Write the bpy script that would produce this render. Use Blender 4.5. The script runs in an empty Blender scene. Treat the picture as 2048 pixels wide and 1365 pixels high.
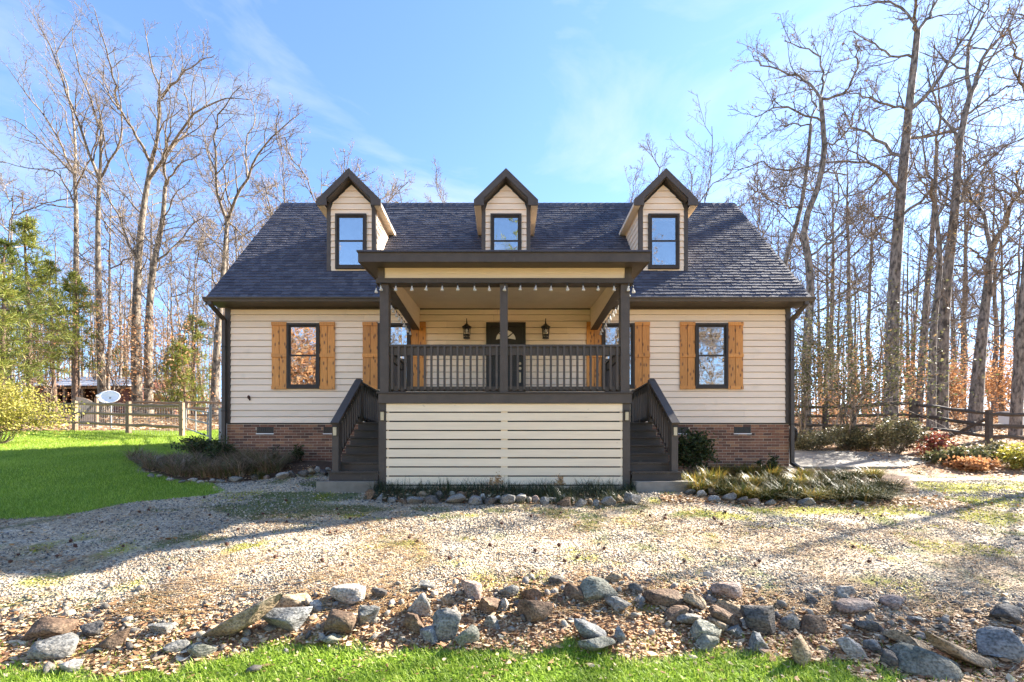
import bpy, math, random
import numpy as np
from mathutils import Matrix, Vector

scene = bpy.context.scene
R = math.radians

# ------------------------------------------------------------------ camera
FPX = 910.0            # focal length in pixels of the 2048-wide photograph
CX, CY = 1012.0, 930.0 # principal vanishing point
EYE = 1.5
cam_d = bpy.data.cameras.new('camera')
cam = bpy.data.objects.new('camera', cam_d)
scene.collection.objects.link(cam)
cam.location = (0, 0, EYE)
cam.rotation_euler = (R(90), 0, 0)
cam_d.sensor_width = 36.0
cam_d.lens = 36.0 * FPX / 2048
cam_d.shift_x = (1024 - CX) / 2048
cam_d.shift_y = (CY - 682.5) / 2048
cam_d.clip_start = 0.05
cam_d.clip_end = 3000
scene.camera = cam

# ------------------------------------------------------------------ world and sun
SUN = Vector((0.755, 0.385, 0.53)).normalized()
world = bpy.data.worlds.new('World')
scene.world = world
world.use_nodes = True
wn, wl = world.node_tree.nodes, world.node_tree.links
wn.clear()
w_out = wn.new('ShaderNodeOutputWorld')
w_bg = wn.new('ShaderNodeBackground')
w_bg.inputs['Strength'].default_value = 0.068
sky = wn.new('ShaderNodeTexSky')
sky.sky_type = 'NISHITA'
sky.sun_disc = False
sky.sun_elevation = math.asin(SUN.z)
sky.sun_rotation = math.atan2(SUN.x, SUN.y)
sky.altitude = 100
sky.air_density = 1.0
sky.dust_density = 0.15
sky.ozone_density = 1.2
w_geo = wn.new('ShaderNodeTexCoord')
w_map = wn.new('ShaderNodeMapping')
w_map.inputs['Scale'].default_value = (1.0, 1.0, 3.2)
w_map.inputs['Rotation'].default_value = (0.25, 0.1, 0.5)
w_n = wn.new('ShaderNodeTexNoise')
w_n.inputs['Scale'].default_value = 2.3
w_n.inputs['Detail'].default_value = 7
w_n.inputs['Roughness'].default_value = 0.58
w_n.inputs['Distortion'].default_value = 0.5
w_ramp = wn.new('ShaderNodeValToRGB')
w_ramp.color_ramp.elements[0].position = 0.50
w_ramp.color_ramp.elements[1].position = 0.80
w_ramp.color_ramp.elements[1].color = (0.55, 0.55, 0.55, 1)
w_mix = wn.new('ShaderNodeMixRGB')
w_mix.inputs[2].default_value = (2.9, 3.05, 3.25, 1)
wl.new(w_geo.outputs['Generated'], w_map.inputs['Vector'])
wl.new(w_map.outputs['Vector'], w_n.inputs['Vector'])
wl.new(w_n.outputs['Fac'], w_ramp.inputs['Fac'])
wl.new(w_ramp.outputs['Color'], w_mix.inputs[0])
w_tint = wn.new('ShaderNodeMixRGB'); w_tint.blend_type = 'MULTIPLY'; w_tint.inputs[0].default_value = 1
w_tint.inputs[2].default_value = (0.76, 0.875, 1.06, 1)
wl.new(sky.outputs['Color'], w_tint.inputs[1])
wl.new(w_tint.outputs['Color'], w_mix.inputs[1])
wl.new(w_mix.outputs['Color'], w_bg.inputs['Color'])
wl.new(w_bg.outputs['Background'], w_out.inputs['Surface'])

sun_d = bpy.data.lights.new('sun', 'SUN')
sun_d.energy = 4.5
sun_d.angle = R(0.53)
sun_d.color = (1.0, 0.93, 0.82)
sun_o = bpy.data.objects.new('sun', sun_d)
scene.collection.objects.link(sun_o)
sun_o.rotation_euler = (-SUN).to_track_quat('-Z', 'Y').to_euler()

scene.view_settings.view_transform = 'Standard'
scene.view_settings.look = 'None'
scene.view_settings.gamma = 1
scene.view_settings.use_curve_mapping = False
scene.view_settings.exposure = 2.62

# ------------------------------------------------------------------ helpers
COL = scene.collection

def P(px, py, D):
    """point seen at photo pixel (px, py) at depth D"""
    return np.array([(px - CX) * D / FPX, D, EYE + (CY - py) * D / FPX])

def tag(o, label=None, cat=None, group=None, kind=None):
    if label: o['label'] = label
    if cat: o['category'] = cat
    if group: o['group'] = group
    if kind: o['kind'] = kind
    return o

def link(o, parent=None):
    COL.objects.link(o)
    if parent is not None:
        o.parent = parent
        o.matrix_parent_inverse = Matrix.Translation(-world_loc(parent))
    return o

def world_loc(o):
    """things carry a translation; their parts sit at identity"""
    return Vector(o.location) if o.parent is None else Vector((0, 0, 0))

def empty(name, loc, label=None, cat=None, group=None, kind=None):
    o = bpy.data.objects.new(name, None)
    o.empty_display_size = 0.1
    COL.objects.link(o)
    o.location = loc
    return tag(o, label, cat, group, kind)

def np_mesh(name, V, F, smooth=False):
    """V (n,3); F one int array (m,k) or a list of them"""
    me = bpy.data.meshes.new(name)
    if not isinstance(F, (list, tuple)): F = [F]
    F = [np.asarray(f, dtype=np.int32) for f in F if len(f)]
    V = np.asarray(V, dtype=np.float32)
    me.vertices.add(len(V))
    me.vertices.foreach_set('co', V.ravel())
    nl = sum(f.size for f in F); npoly = sum(len(f) for f in F)
    me.loops.add(nl); me.polygons.add(npoly)
    me.loops.foreach_set('vertex_index', np.concatenate([f.ravel() for f in F]))
    tot = np.concatenate([np.full(len(f), f.shape[1], dtype=np.int32) for f in F])
    st = np.concatenate([[0], np.cumsum(tot)[:-1]]).astype(np.int32)
    me.polygons.foreach_set('loop_start', st)
    me.polygons.foreach_set('loop_total', tot)
    if smooth:
        me.polygons.foreach_set('use_smooth', np.ones(npoly, dtype=bool))
    me.update(calc_edges=True)
    return me

def np_obj(name, V, F, mat, parent=None, smooth=False, loc=None):
    me = np_mesh(name, V, F, smooth)
    me.materials.append(mat)
    o = bpy.data.objects.new(name, me)
    COL.objects.link(o)
    if loc is not None: o.location = loc
    if parent is not None: o.parent = parent
    return o

class MB:
    """collects simple solids; build() links them as one mesh object"""
    def __init__(s): s.v = []; s.f = []
    def _add(s, vs, fs):
        n = len(s.v); s.v += [tuple(map(float, p)) for p in vs]
        s.f += [tuple(i + n for i in f) for f in fs]; return s
    def box(s, x0, x1, y0, y1, z0, z1):
        return s._add([(x0,y0,z0),(x1,y0,z0),(x1,y1,z0),(x0,y1,z0),(x0,y0,z1),(x1,y0,z1),(x1,y1,z1),(x0,y1,z1)],
                      [(0,3,2,1),(4,5,6,7),(0,1,5,4),(1,2,6,5),(2,3,7,6),(3,0,4,7)])
    def hexa(s, pts):
        """eight points: bottom loop then top loop, counter-clockwise seen from above"""
        return s._add(pts, [(0,3,2,1),(4,5,6,7),(0,1,5,4),(1,2,6,5),(2,3,7,6),(3,0,4,7)])
    def prism_y(s, poly, y0, y1):
        """poly of (x,z) extruded along y"""
        n = len(poly)
        vs = [(x,y0,z) for x,z in poly] + [(x,y1,z) for x,z in poly]
        fs = [tuple(range(n)), tuple(range(2*n-1, n-1, -1))]
        fs += [((i+1)%n, i, i+n, (i+1)%n+n) for i in range(n)]
        return s._add(vs, fs)
    def prism_x(s, poly, x0, x1):
        """poly of (y,z) extruded along x"""
        n = len(poly)
        vs = [(x0,y,z) for y,z in poly] + [(x1,y,z) for y,z in poly]
        fs = [tuple(range(n)), tuple(range(2*n-1, n-1, -1))]
        fs += [((i+1)%n, i, i+n, (i+1)%n+n) for i in range(n)]
        return s._add(vs, fs)
    def bar(s, p, q, w, h, up=(0,0,1)):
        """rectangular bar from p to q, w across, h along 'up'"""
        p, q = Vector(p), Vector(q); t = (q-p).normalized(); up = Vector(up)
        a = t.cross(up).normalized(); b = a.cross(t).normalized()
        a *= w/2; b *= h/2
        return s._add([p-a-b, p+a-b, p+a+b, p-a+b, q-a-b, q+a-b, q+a+b, q-a+b],
                      [(0,3,2,1),(4,5,6,7),(0,1,5,4),(1,2,6,5),(2,3,7,6),(3,0,4,7)])
    def tube(s, pts, rad, n=6, rng=None, jit=0):
        pts = [Vector(p) for p in pts]
        if not isinstance(rad, (list, tuple)): rad = [rad]*len(pts)
        vs = []; fs = []
        for i, p in enumerate(pts):
            t = (pts[min(i+1,len(pts)-1)] - pts[max(i-1,0)]).normalized()
            ref = Vector((0,0,1)) if abs(t.z) < .9 else Vector((0,1,0))
            a = t.cross(ref).normalized(); b = a.cross(t)
            for k in range(n):
                r = rad[i] * (1 + (rng.uniform(-jit, jit) if rng else 0))
                th = 2*math.pi*k/n
                vs.append(p + a*math.cos(th)*r + b*math.sin(th)*r)
        for i in range(len(pts)-1):
            for k in range(n):
                fs.append((i*n+k, i*n+(k+1)%n, (i+1)*n+(k+1)%n, (i+1)*n+k))
        fs.append(tuple(range(n-1,-1,-1))); fs.append(tuple(range((len(pts)-1)*n, len(pts)*n)))
        return s._add(vs, fs)
    def lathe(s, prof, c, n=12):
        """prof of (r,z) revolved about a vertical axis through c=(x,y)"""
        vs = []; fs = []
        for r, z in prof:
            for k in range(n):
                th = 2*math.pi*k/n
                vs.append((c[0]+r*math.cos(th), c[1]+r*math.sin(th), z))
        for i in range(len(prof)-1):
            for k in range(n):
                fs.append((i*n+k, i*n+(k+1)%n, (i+1)*n+(k+1)%n, (i+1)*n+k))
        fs.append(tuple(range(n-1,-1,-1))); fs.append(tuple(range((len(prof)-1)*n, len(prof)*n)))
        return s._add(vs, fs)
    def mesh(s, name, mat, smooth=False):
        me = bpy.data.meshes.new(name)
        me.from_pydata(s.v, [], s.f)
        if smooth: me.polygons.foreach_set('use_smooth', [True]*len(me.polygons))
        me.update(); me.materials.append(mat)
        return me
    def build(s, name, mat, parent=None, smooth=False, kind=None, label=None):
        o = bpy.data.objects.new(name, s.mesh(name, mat, smooth))
        link(o, parent)
        return tag(o, label, None, None, kind)

def inst(name, me, parent, loc, rot=(0,0,0), sc=(1,1,1)):
    """another object on the same mesh data, placed in world coordinates under parent"""
    o = bpy.data.objects.new(name, me)
    link(o, parent)
    o.location = loc; o.rotation_euler = rot; o.scale = sc
    return o

def copy_tree(o, parent=None):
    c = o.copy(); COL.objects.link(c)
    if parent is not None: c.parent = parent
    for ch in list(o.children): copy_tree(ch, c)
    return c

# ------------------------------------------------------------------ materials
MATS = {}
def mat(name, c1, c2=None, scale=8, rough=0.7, bump=0.0, bscale=None, rand=0.0, island=0.0, stretch=(1,1,1), spec=0.4,
        detail=5, transl=0.0, ramp=None, stain=None, coord='Object', contrast=(0.3,0.7)):
    m = bpy.data.materials.new(name); m.use_nodes = True
    nt = m.node_tree; n, l = nt.nodes, nt.links
    b = n['Principled BSDF']
    b.inputs['Roughness'].default_value = rough
    b.inputs['Specular IOR Level'].default_value = spec
    tc = n.new('ShaderNodeTexCoord'); mp = n.new('ShaderNodeMapping')
    mp.inputs['Scale'].default_value = stretch
    l.new(tc.outputs[coord], mp.inputs['Vector'])
    no = n.new('ShaderNodeTexNoise'); no.inputs['Scale'].default_value = scale; no.inputs['Detail'].default_value = detail
    no.inputs['Roughness'].default_value = 0.62
    l.new(mp.outputs['Vector'], no.inputs['Vector'])
    cr = n.new('ShaderNodeValToRGB')
    cr.color_ramp.elements[0].position = contrast[0]; cr.color_ramp.elements[1].position = contrast[1]
    cr.color_ramp.elements[0].color = (*c1, 1); cr.color_ramp.elements[1].color = (*(c2 or c1), 1)
    l.new(no.outputs['Fac'], cr.inputs['Fac'])
    col = cr.outputs['Color']
    rsrc = None
    if island:
        g = n.new('ShaderNodeNewGeometry'); rsrc = g.outputs['Random Per Island']
    elif rand:
        g = n.new('ShaderNodeObjectInfo'); rsrc = g.outputs['Random']
    if ramp and rsrc:
        r2 = n.new('ShaderNodeValToRGB'); r2.color_ramp.interpolation = 'LINEAR'
        els = r2.color_ramp.elements
        while len(els) < len(ramp): els.new(0.5)
        for e, (p_, c_) in zip(els, ramp): e.position = p_; e.color = (*c_, 1)
        l.new(rsrc, r2.inputs['Fac'])
        mx = n.new('ShaderNodeMixRGB'); mx.blend_type = 'MULTIPLY'; mx.inputs[0].default_value = 1
        l.new(col, mx.inputs[1]); l.new(r2.outputs['Color'], mx.inputs[2]); col = mx.outputs['Color']
    elif rsrc:
        mr = n.new('ShaderNodeMapRange'); amt = island or rand
        mr.inputs['To Min'].default_value = 1-amt; mr.inputs['To Max'].default_value = 1+amt
        l.new(rsrc, mr.inputs['Value'])
        mx = n.new('ShaderNodeVectorMath'); mx.operation = 'SCALE'
        l.new(col, mx.inputs[0]); l.new(mr.outputs['Result'], mx.inputs['Scale']); col = mx.outputs['Vector']
    if stain:   # (colour, scale, low, high, amount, stretch)
        sm = n.new('ShaderNodeMapping'); sm.inputs['Scale'].default_value = stain[5]
        l.new(tc.outputs[coord], sm.inputs['Vector'])
        sn = n.new('ShaderNodeTexNoise'); sn.inputs['Scale'].default_value = stain[1]; sn.inputs['Detail'].default_value = 6
        l.new(sm.outputs['Vector'], sn.inputs['Vector'])
        sr = n.new('ShaderNodeMapRange'); sr.inputs['From Min'].default_value = stain[2]; sr.inputs['From Max'].default_value = stain[3]
        sr.inputs['To Max'].default_value = stain[4]
        l.new(sn.outputs['Fac'], sr.inputs['Value'])
        mx = n.new('ShaderNodeMixRGB'); mx.inputs[2].default_value = (*stain[0], 1)
        l.new(sr.outputs['Result'], mx.inputs[0]); l.new(col, mx.inputs[1]); col = mx.outputs['Color']
    l.new(col, b.inputs['Base Color'])
    if bump:
        bn = n.new('ShaderNodeTexNoise'); bn.inputs['Scale'].default_value = bscale or scale*3; bn.inputs['Detail'].default_value = 6
        l.new(mp.outputs['Vector'], bn.inputs['Vector'])
        bp = n.new('ShaderNodeBump'); bp.inputs['Strength'].default_value = bump; bp.inputs['Distance'].default_value = 0.02
        l.new(bn.outputs['Fac'], bp.inputs['Height']); l.new(bp.outputs['Normal'], b.inputs['Normal'])
    if transl:
        tr = n.new('ShaderNodeBsdfTranslucent'); l.new(col, tr.inputs['Color'])
        ms = n.new('ShaderNodeMixShader'); ms.inputs[0].default_value = transl
        l.new(b.outputs['BSDF'], ms.inputs[1]); l.new(tr.outputs['BSDF'], ms.inputs[2])
        l.new(ms.outputs['Shader'], n['Material Output'].inputs['Surface'])
    MATS[name] = m
    return m

m_siding = mat('cream_siding', (.92,.735,.55), (.84,.67,.495), 3.0, .55, .12, 40, rand=.05, stretch=(.6,1,6), stain=((.40,.36,.27), 2.2, .60, .85, .35, (1,1,1)))
m_tan = mat('tan_trim', (.82,.675,.505), (.74,.605,.445), 4, .6, .1, 40, rand=.04, stretch=(.5,1,5), stain=((.35,.28,.2), 9, .66, .8, .4, (1,1,1)))
m_slat = mat('tan_slats', (.86,.72,.52), (.76,.63,.45), 3, .6, .15, 35, rand=.05, stretch=(.4,1,6), stain=((.25,.2,.13), 14, .68, .78, .5, (.5,1,1)))
m_brown = mat('brown_trim', (.083,.066,.052), (.060,.047,.037), 5, .55, .2, 40, rand=.10, stretch=(1,1,1), stain=((.16,.14,.12), 12, .66, .85, .5, (1,1,.3)))
m_step = mat('brown_steps', (.062,.048,.038), (.042,.033,.026), 6, .6, .25, 40, rand=.12, stretch=(.4,1,1), stain=((.13,.115,.09), 7, .6, .85, .5, (1,1,1)))
m_bronze = mat('bronze_frame', (.055,.046,.039), (.042,.036,.031), 6, .55, rand=.05, spec=.2)
m_black = mat('black_metal', (.018,.017,.016), (.03,.028,.026), 12, .4)
m_door = mat('dark_door', (.030,.027,.024), (.022,.021,.018), 6, .45)
m_shingle = mat('slate_shingle', (1,1,1), (.62,.62,.66), 30, .82, .5, 160, rand=1, spec=.3, ramp=[(0,(.062,.063,.084)),(.5,(.082,.083,.107)),(.88,(.104,.105,.128)),(1,(.13,.13,.15))])
m_shingle_f = mat('slate_shingle_field', (1,1,1), (.62,.62,.66), 30, .82, .5, 160, island=1, spec=.3, ramp=[(0,(.062,.063,.084)),(.5,(.082,.083,.107)),(.88,(.104,.105,.128)),(1,(.13,.13,.15))])
BR = [(0,(.105,.058,.044)),(.3,(.21,.098,.064)),(.7,(.32,.145,.085)),(1,(.44,.23,.12))]
m_brick = mat('red_brick', (1,1,1), (.68,.66,.64), 40, .85, .4, 120, rand=1, ramp=BR)
m_brick_f = mat('red_brickwork', (1,1,1), (.68,.66,.64), 40, .85, .4, 120, island=1, ramp=BR)
m_mortar = mat('mortar', (.54,.44,.33), (.44,.36,.27), 12, .9, .4, 80, stain=((.16,.15,.07), 2, .5, .75, .6, (1,1,1)))
m_concrete = mat('concrete', (.27,.245,.205), (.17,.155,.13), 4, .85, .3, 60, stain=((.12,.10,.07), 2.5, .45, .75, .7, (1,1,1)))
m_interior = mat('dark_interior', (.05,.045,.04), (.035,.032,.03), 2, .9)  # near-black tone stands for shade in siding gaps and rooms
m_blind = mat('white_blind', (.72,.70,.65), (.66,.64,.6), 3, .7)
m_white = mat('white_enamel', (.85,.84,.80), (.78,.77,.74), 4, .35)
m_brass = mat('satin_brass', (.62,.50,.30), (.5,.40,.24), 8, .3)
m_greymetal = mat('grey_metal', (.32,.32,.31), (.24,.24,.235), 6, .45)
m_ceiling = mat('porch_ceiling', (.68,.575,.46), (.62,.52,.415), 3, .6)
m_redwall = mat('barn_red', (.20,.075,.05), (.13,.05,.035), 4, .8, .2, 30, stretch=(6,1,1))
m_tin = mat('tin_roof', (.34,.36,.40), (.24,.25,.28), 3, .4, stretch=(4,1,1))
m_frail = mat('pale_rail', (.33,.225,.14), (.19,.13,.082), 10, .85, .4, 40, rand=.18)
m_drail = mat('dark_rail', (.115,.09,.07), (.06,.048,.038), 10, .85, .4, 40, rand=.2)
m_gate = mat('gate_boards', (.50,.39,.29), (.38,.29,.21), 8, .8, .2, 40, rand=.1)
m_bark_l = mat('grey_bark', (.26,.205,.15), (.05,.039,.03), 9, .9, 1.0, 26, stretch=(1,1,.35), contrast=(.40,.62))
m_bark_r = mat('warm_bark', (.29,.24,.195), (.065,.054,.045), 9, .9, 1.0, 26, stretch=(1,1,.35), contrast=(.40,.62))
m_twig = mat('twig_bark', (.24,.185,.135), (.15,.115,.085), 4, .9)
m_pinebark = mat('pine_bark', (.22,.14,.095), (.10,.065,.045), 8, .9, .7, 22, stretch=(1,1,.3))
m_dryleaf = mat('dry_tree_leaf', (1,1,1), (.8,.8,.8), 20, .7, island=1, transl=.35, ramp=[(0,(.20,.085,.03)),(.5,(.32,.15,.04)),(1,(.45,.30,.06))])
m_beech = mat('beech_leaf', (1,1,1), (.85,.85,.85), 20, .7, island=1, transl=.4, ramp=[(0,(.34,.15,.06)),(.5,(.50,.24,.10)),(1,(.60,.36,.18))])
m_needle = mat('pine_needle', (1,1,1), (.85,.85,.85), 20, .6, island=1, transl=.35, ramp=[(0,(.09,.14,.022)),(.55,(.19,.24,.04)),(1,(.34,.32,.08))])
m_needle_y = mat('pine_needle_yellow', (1,1,1), (.85,.85,.85), 20, .6, island=1, transl=.4, ramp=[(0,(.12,.16,.025)),(.55,(.25,.28,.042)),(1,(.38,.34,.085))])
m_evergreen = mat('evergreen_leaf', (1,1,1), (.85,.85,.85), 20, .6, spec=.2, island=1, transl=.2, ramp=[(0,(.022,.038,.014)),(.6,(.055,.08,.026)),(1,(.13,.14,.05))])
m_olive = mat('olive_leaf', (1,1,1), (.85,.85,.85), 20, .6, island=1, transl=.3, spec=.2, ramp=[(0,(.05,.06,.026)),(.5,(.13,.14,.055)),(.85,(.24,.22,.10)),(1,(.34,.22,.11))])
m_yellowbush = mat('yellow_bush_leaf', (1,1,1), (.85,.85,.85), 20, .6, island=1, transl=.4, ramp=[(0,(.22,.22,.035)),(.5,(.40,.36,.06)),(1,(.55,.46,.12))])
m_shrubleaf = mat('shrub_leaf', (1,1,1), (.85,.85,.85), 20, .5, island=1, transl=.25, ramp=[(0,(.07,.075,.032)),(.6,(.19,.175,.08)),(1,(.33,.27,.14))])
m_redleaf = mat('red_leaf', (1,1,1), (.85,.85,.85), 20, .5, island=1, transl=.35, ramp=[(0,(.15,.03,.025)),(.6,(.33,.065,.05)),(1,(.26,.18,.06))])
m_liri = mat('strappy_leaf', (1,1,1), (.85,.85,.85), 20, .55, island=1, transl=.12, spec=.25, ramp=[(0,(.022,.038,.014)),(.55,(.06,.08,.024)),(.8,(.17,.145,.04)),(1,(.30,.20,.07))])
m_mondo = mat('dark_strappy_leaf', (1,1,1), (.85,.85,.85), 20, .4, island=1, transl=.15, ramp=[(0,(.02,.035,.016)),(.6,(.045,.065,.025)),(1,(.11,.11,.04))])
m_browngrass = mat('brown_strappy_leaf', (1,1,1), (.85,.85,.85), 20, .6, island=1, transl=.2, ramp=[(0,(.13,.085,.05)),(.45,(.36,.25,.16)),(.72,(.50,.38,.27)),(.75,(.11,.14,.04)),(1,(.20,.22,.07))])
m_grass = mat('lawn_blade', (1.15,1.1,1.1), (.72,.78,.8), .55, .5, island=1, transl=.4, ramp=[(0,(.15,.25,.02)),(.35,(.28,.40,.035)),(.75,(.38,.50,.06)),(1,(.50,.58,.13))])
m_moss = mat('yellow_moss', (1,1,1), (.9,.9,.9), 20, .7, island=1, transl=.3, ramp=[(0,(.22,.24,.016)),(.6,(.42,.40,.03)),(1,(.50,.44,.07))])
m_greenmoss = mat('green_moss', (1,1,1), (.9,.9,.9), 20, .7, island=1, transl=.3, ramp=[(0,(.05,.085,.012)),(.6,(.10,.15,.02)),(1,(.2,.2,.05))])
m_gravel = mat('gravel_stone', (1.02,.95,.86), (.62,.63,.65), 1.1, .85, stretch=(.4,1.5,1), contrast=(.38,.62), island=1, ramp=[(0,(.06,.063,.07)),(.16,(.17,.17,.17)),(.36,(.42,.385,.32)),(.64,(.58,.49,.37)),(.82,(.70,.62,.50)),(.91,(.50,.31,.15)),(1,(.76,.71,.62))])
m_chip = mat('stone_chip', (1,1,1), (.7,.7,.7), 30, .85, .5, 60, island=1, ramp=[(0,(.10,.085,.07)),(.4,(.22,.20,.175)),(.75,(.32,.27,.20)),(1,(.42,.38,.31))])
m_litter = mat('leaf_litter', (1,1,1), (.75,.75,.75), 30, .7, island=1, transl=.2, ramp=[(0,(.18,.085,.045)),(.2,(.38,.19,.085)),(.45,(.58,.36,.18)),(.75,(.74,.54,.32)),(1,(.80,.66,.46))])
m_straw = mat('pine_straw', (1,1,1), (.8,.8,.8), 30, .7, island=1, ramp=[(0,(.30,.15,.06)),(.5,(.48,.28,.11)),(1,(.62,.44,.22))])
m_pod = mat('seed_pod', (.11,.045,.028), (.05,.024,.018), 40, .9, .5, 90)

def glass_mat():
    m = bpy.data.materials.new('window_glass'); m.use_nodes = True
    n, l = m.node_tree.nodes, m.node_tree.links; n.remove(n['Principled BSDF'])
    g = n.new('ShaderNodeBsdfGlossy'); g.inputs['Roughness'].default_value = 0.0; g.inputs['Color'].default_value = (.93,.90,.86,1)
    t = n.new('ShaderNodeBsdfTransparent'); t.inputs['Color'].default_value = (.85,.88,.86,1)
    x = n.new('ShaderNodeMixShader'); x.inputs[0].default_value = 0.5
    tc = n.new('ShaderNodeTexCoord'); no = n.new('ShaderNodeTexNoise'); no.inputs['Scale'].default_value = 5; no.inputs['Detail'].default_value = 1
    bp = n.new('ShaderNodeBump'); bp.inputs['Strength'].default_value = .10; bp.inputs['Distance'].default_value = .01
    l.new(tc.outputs['Object'], no.inputs['Vector']); l.new(no.outputs['Fac'], bp.inputs['Height']); l.new(bp.outputs['Normal'], g.inputs['Normal'])
    l.new(t.outputs['BSDF'], x.inputs[1]); l.new(g.outputs['BSDF'], x.inputs[2]); l.new(x.outputs['Shader'], n['Material Output'].inputs['Surface'])
    return m
m_glass = glass_mat()

def clear_mat():
    m = bpy.data.materials.new('clear_glass'); m.use_nodes = True
    n, l = m.node_tree.nodes, m.node_tree.links; n.remove(n['Principled BSDF'])
    g = n.new('ShaderNodeBsdfGlossy'); g.inputs['Roughness'].default_value = 0.05
    t = n.new('ShaderNodeBsdfTransparent'); x = n.new('ShaderNodeMixShader'); x.inputs[0].default_value = .15
    l.new(t.outputs['BSDF'], x.inputs[1]); l.new(g.outputs['BSDF'], x.inputs[2]); l.new(x.outputs['Shader'], n['Material Output'].inputs['Surface'])
    return m
m_clear = clear_mat()

def cedar_mat():
    m = mat('cedar', (.72,.32,.075), (.50,.195,.038), 5, .5, .2, 30, rand=.16, stretch=(9,9,.8))
    n, l = m.node_tree.nodes, m.node_tree.links; b = n['Principled BSDF']
    src = b.inputs['Base Color'].links[0].from_socket
    tc = n.new('ShaderNodeTexCoord'); mp = n.new('ShaderNodeMapping'); mp.inputs['Scale'].default_value = (8,1,3.4); mp.inputs['Rotation'].default_value = (R(90),0,0)
    vo = n.new('ShaderNodeTexVoronoi'); vo.voronoi_dimensions = '2D'; vo.inputs['Scale'].default_value = 1.0
    l.new(tc.outputs['Object'], mp.inputs['Vector']); l.new(mp.outputs['Vector'], vo.inputs['Vector'])
    mr = n.new('ShaderNodeMapRange'); mr.inputs['From Min'].default_value = .05; mr.inputs['From Max'].default_value = .21
    mr.inputs['To Min'].default_value = .85; mr.inputs['To Max'].default_value = 0
    l.new(vo.outputs['Distance'], mr.inputs['Value'])
    mx = n.new('ShaderNodeMixRGB'); mx.inputs[2].default_value = (.07,.022,.010,1)
    l.new(mr.outputs['Result'], mx.inputs[0]); l.new(src, mx.inputs[1]); l.new(mx.outputs['Color'], b.inputs['Base Color'])
    return m
m_cedar = cedar_mat()

def rock_mat(name, a, b_, c):
    m = mat(name, a, b_, 9, .85, .9, 30, rand=.14, stretch=(1,1,2.6), stain=(c, 4.5, .5, .72, .6, (1,1,1)), contrast=(.36,.64), spec=.25)
    n, l = m.node_tree.nodes, m.node_tree.links; b = n['Principled BSDF']     # fine dark pits and grain
    src = b.inputs['Base Color'].links[0].from_socket
    tc = n.new('ShaderNodeTexCoord'); no = n.new('ShaderNodeTexNoise'); no.inputs['Scale'].default_value = 55; no.inputs['Detail'].default_value = 4
    l.new(tc.outputs['Object'], no.inputs['Vector'])
    mr = n.new('ShaderNodeMapRange'); mr.inputs['From Min'].default_value = .34; mr.inputs['From Max'].default_value = .6
    mr.inputs['To Min'].default_value = .45; mr.inputs['To Max'].default_value = 1.12
    l.new(no.outputs['Fac'], mr.inputs['Value'])
    v = n.new('ShaderNodeVectorMath'); v.operation = 'SCALE'; l.new(src, v.inputs[0]); l.new(mr.outputs['Result'], v.inputs['Scale']); l.new(v.outputs['Vector'], b.inputs['Base Color'])
    return m
ROCKM = {
 'grey':  rock_mat('grey_stone', (.25,.24,.215), (.125,.12,.108), (.36,.31,.24)),
 'blue':  rock_mat('blue_grey_stone', (.245,.245,.235), (.12,.122,.12), (.38,.35,.29)),
 'brown': rock_mat('brown_stone', (.21,.135,.085), (.09,.058,.038), (.32,.23,.15)),
 'tan':   rock_mat('tan_stone', (.37,.27,.165), (.20,.14,.08), (.42,.36,.27)),
 'pale':  rock_mat('pale_stone', (.46,.42,.36), (.29,.265,.225), (.28,.21,.15)),
 'dark':  rock_mat('dark_stone', (.135,.122,.108), (.07,.064,.058), (.25,.205,.155)),
 'pink':  rock_mat('pinkish_stone', (.36,.265,.215), (.21,.15,.12), (.42,.36,.30)),
 'green': rock_mat('green_grey_stone', (.25,.245,.195), (.13,.13,.10), (.36,.32,.24)),
}

# ------------------------------------------------------------------ ground height
GY = np.array([-400,-60,-10, 1.5, 3.2, 3.7, 4.3, 5.2, 6.5, 8.0, 9.5, 11.4, 14, 17, 20, 35, 60, 120, 400, 1200], float)
GZ = np.array([-.5,-.4,-.2,-.12, .0, .12, .36, .50, .72, .98, 1.16, 1.32, 1.78, 2.36, 2.93, 5.4, 7.4, 9.5, 12, 14], float)
def smooth01(t): t = np.clip(t, 0, 1); return t*t*(3-2*t)
def gz(x, y):
    x = np.asarray(x, float); y = np.asarray(y, float)
    z = np.interp(y, GY, GZ)
    z = (z + np.interp(y-.25, GY, GZ) + np.interp(y+.25, GY, GZ))/3
    z = z + .28*smooth01((-x-2.6)/2.0)*smooth01((y-7.8)/3.0)*smooth01((18-y)/6)
    z = z - .06*smooth01((x-4)/3)*smooth01((y-3)/3)*smooth01((14-y)/3)
    z = z + .02*np.sin(x*1.3+y*.7)*np.cos(y*1.1-x*.4) + .008*np.sin(x*4.1)*np.sin(y*3.7)
    return z
def hit(px, py):
    """ground point seen at a photo pixel"""
    D = np.linspace(1.6, 60, 4000)
    zr = EYE + (CY-py)*D/FPX; x = (px-CX)*D/FPX
    below = zr <= gz(x, D)
    i = int(np.argmax(below)) if below.any() else len(D)-1
    return np.array([x[i], D[i], float(gz(x[i], D[i]))])
def poly_px(pts): return np.array([hit(a, b)[:2] for a, b in pts])
def inside(poly, x, y):
    x = np.asarray(x); y = np.asarray(y); r = np.zeros(x.shape, bool); n = len(poly)
    for i in range(n):
        x0, y0 = poly[i]; x1, y1 = poly[(i+1) % n]
        c = ((y0 > y) != (y1 > y))
        with np.errstate(divide='ignore', invalid='ignore'):
            xi = (x1-x0)*(y-y0)/(y1-y0+1e-12)+x0
        r ^= c & (x < xi)
    return r
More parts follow.
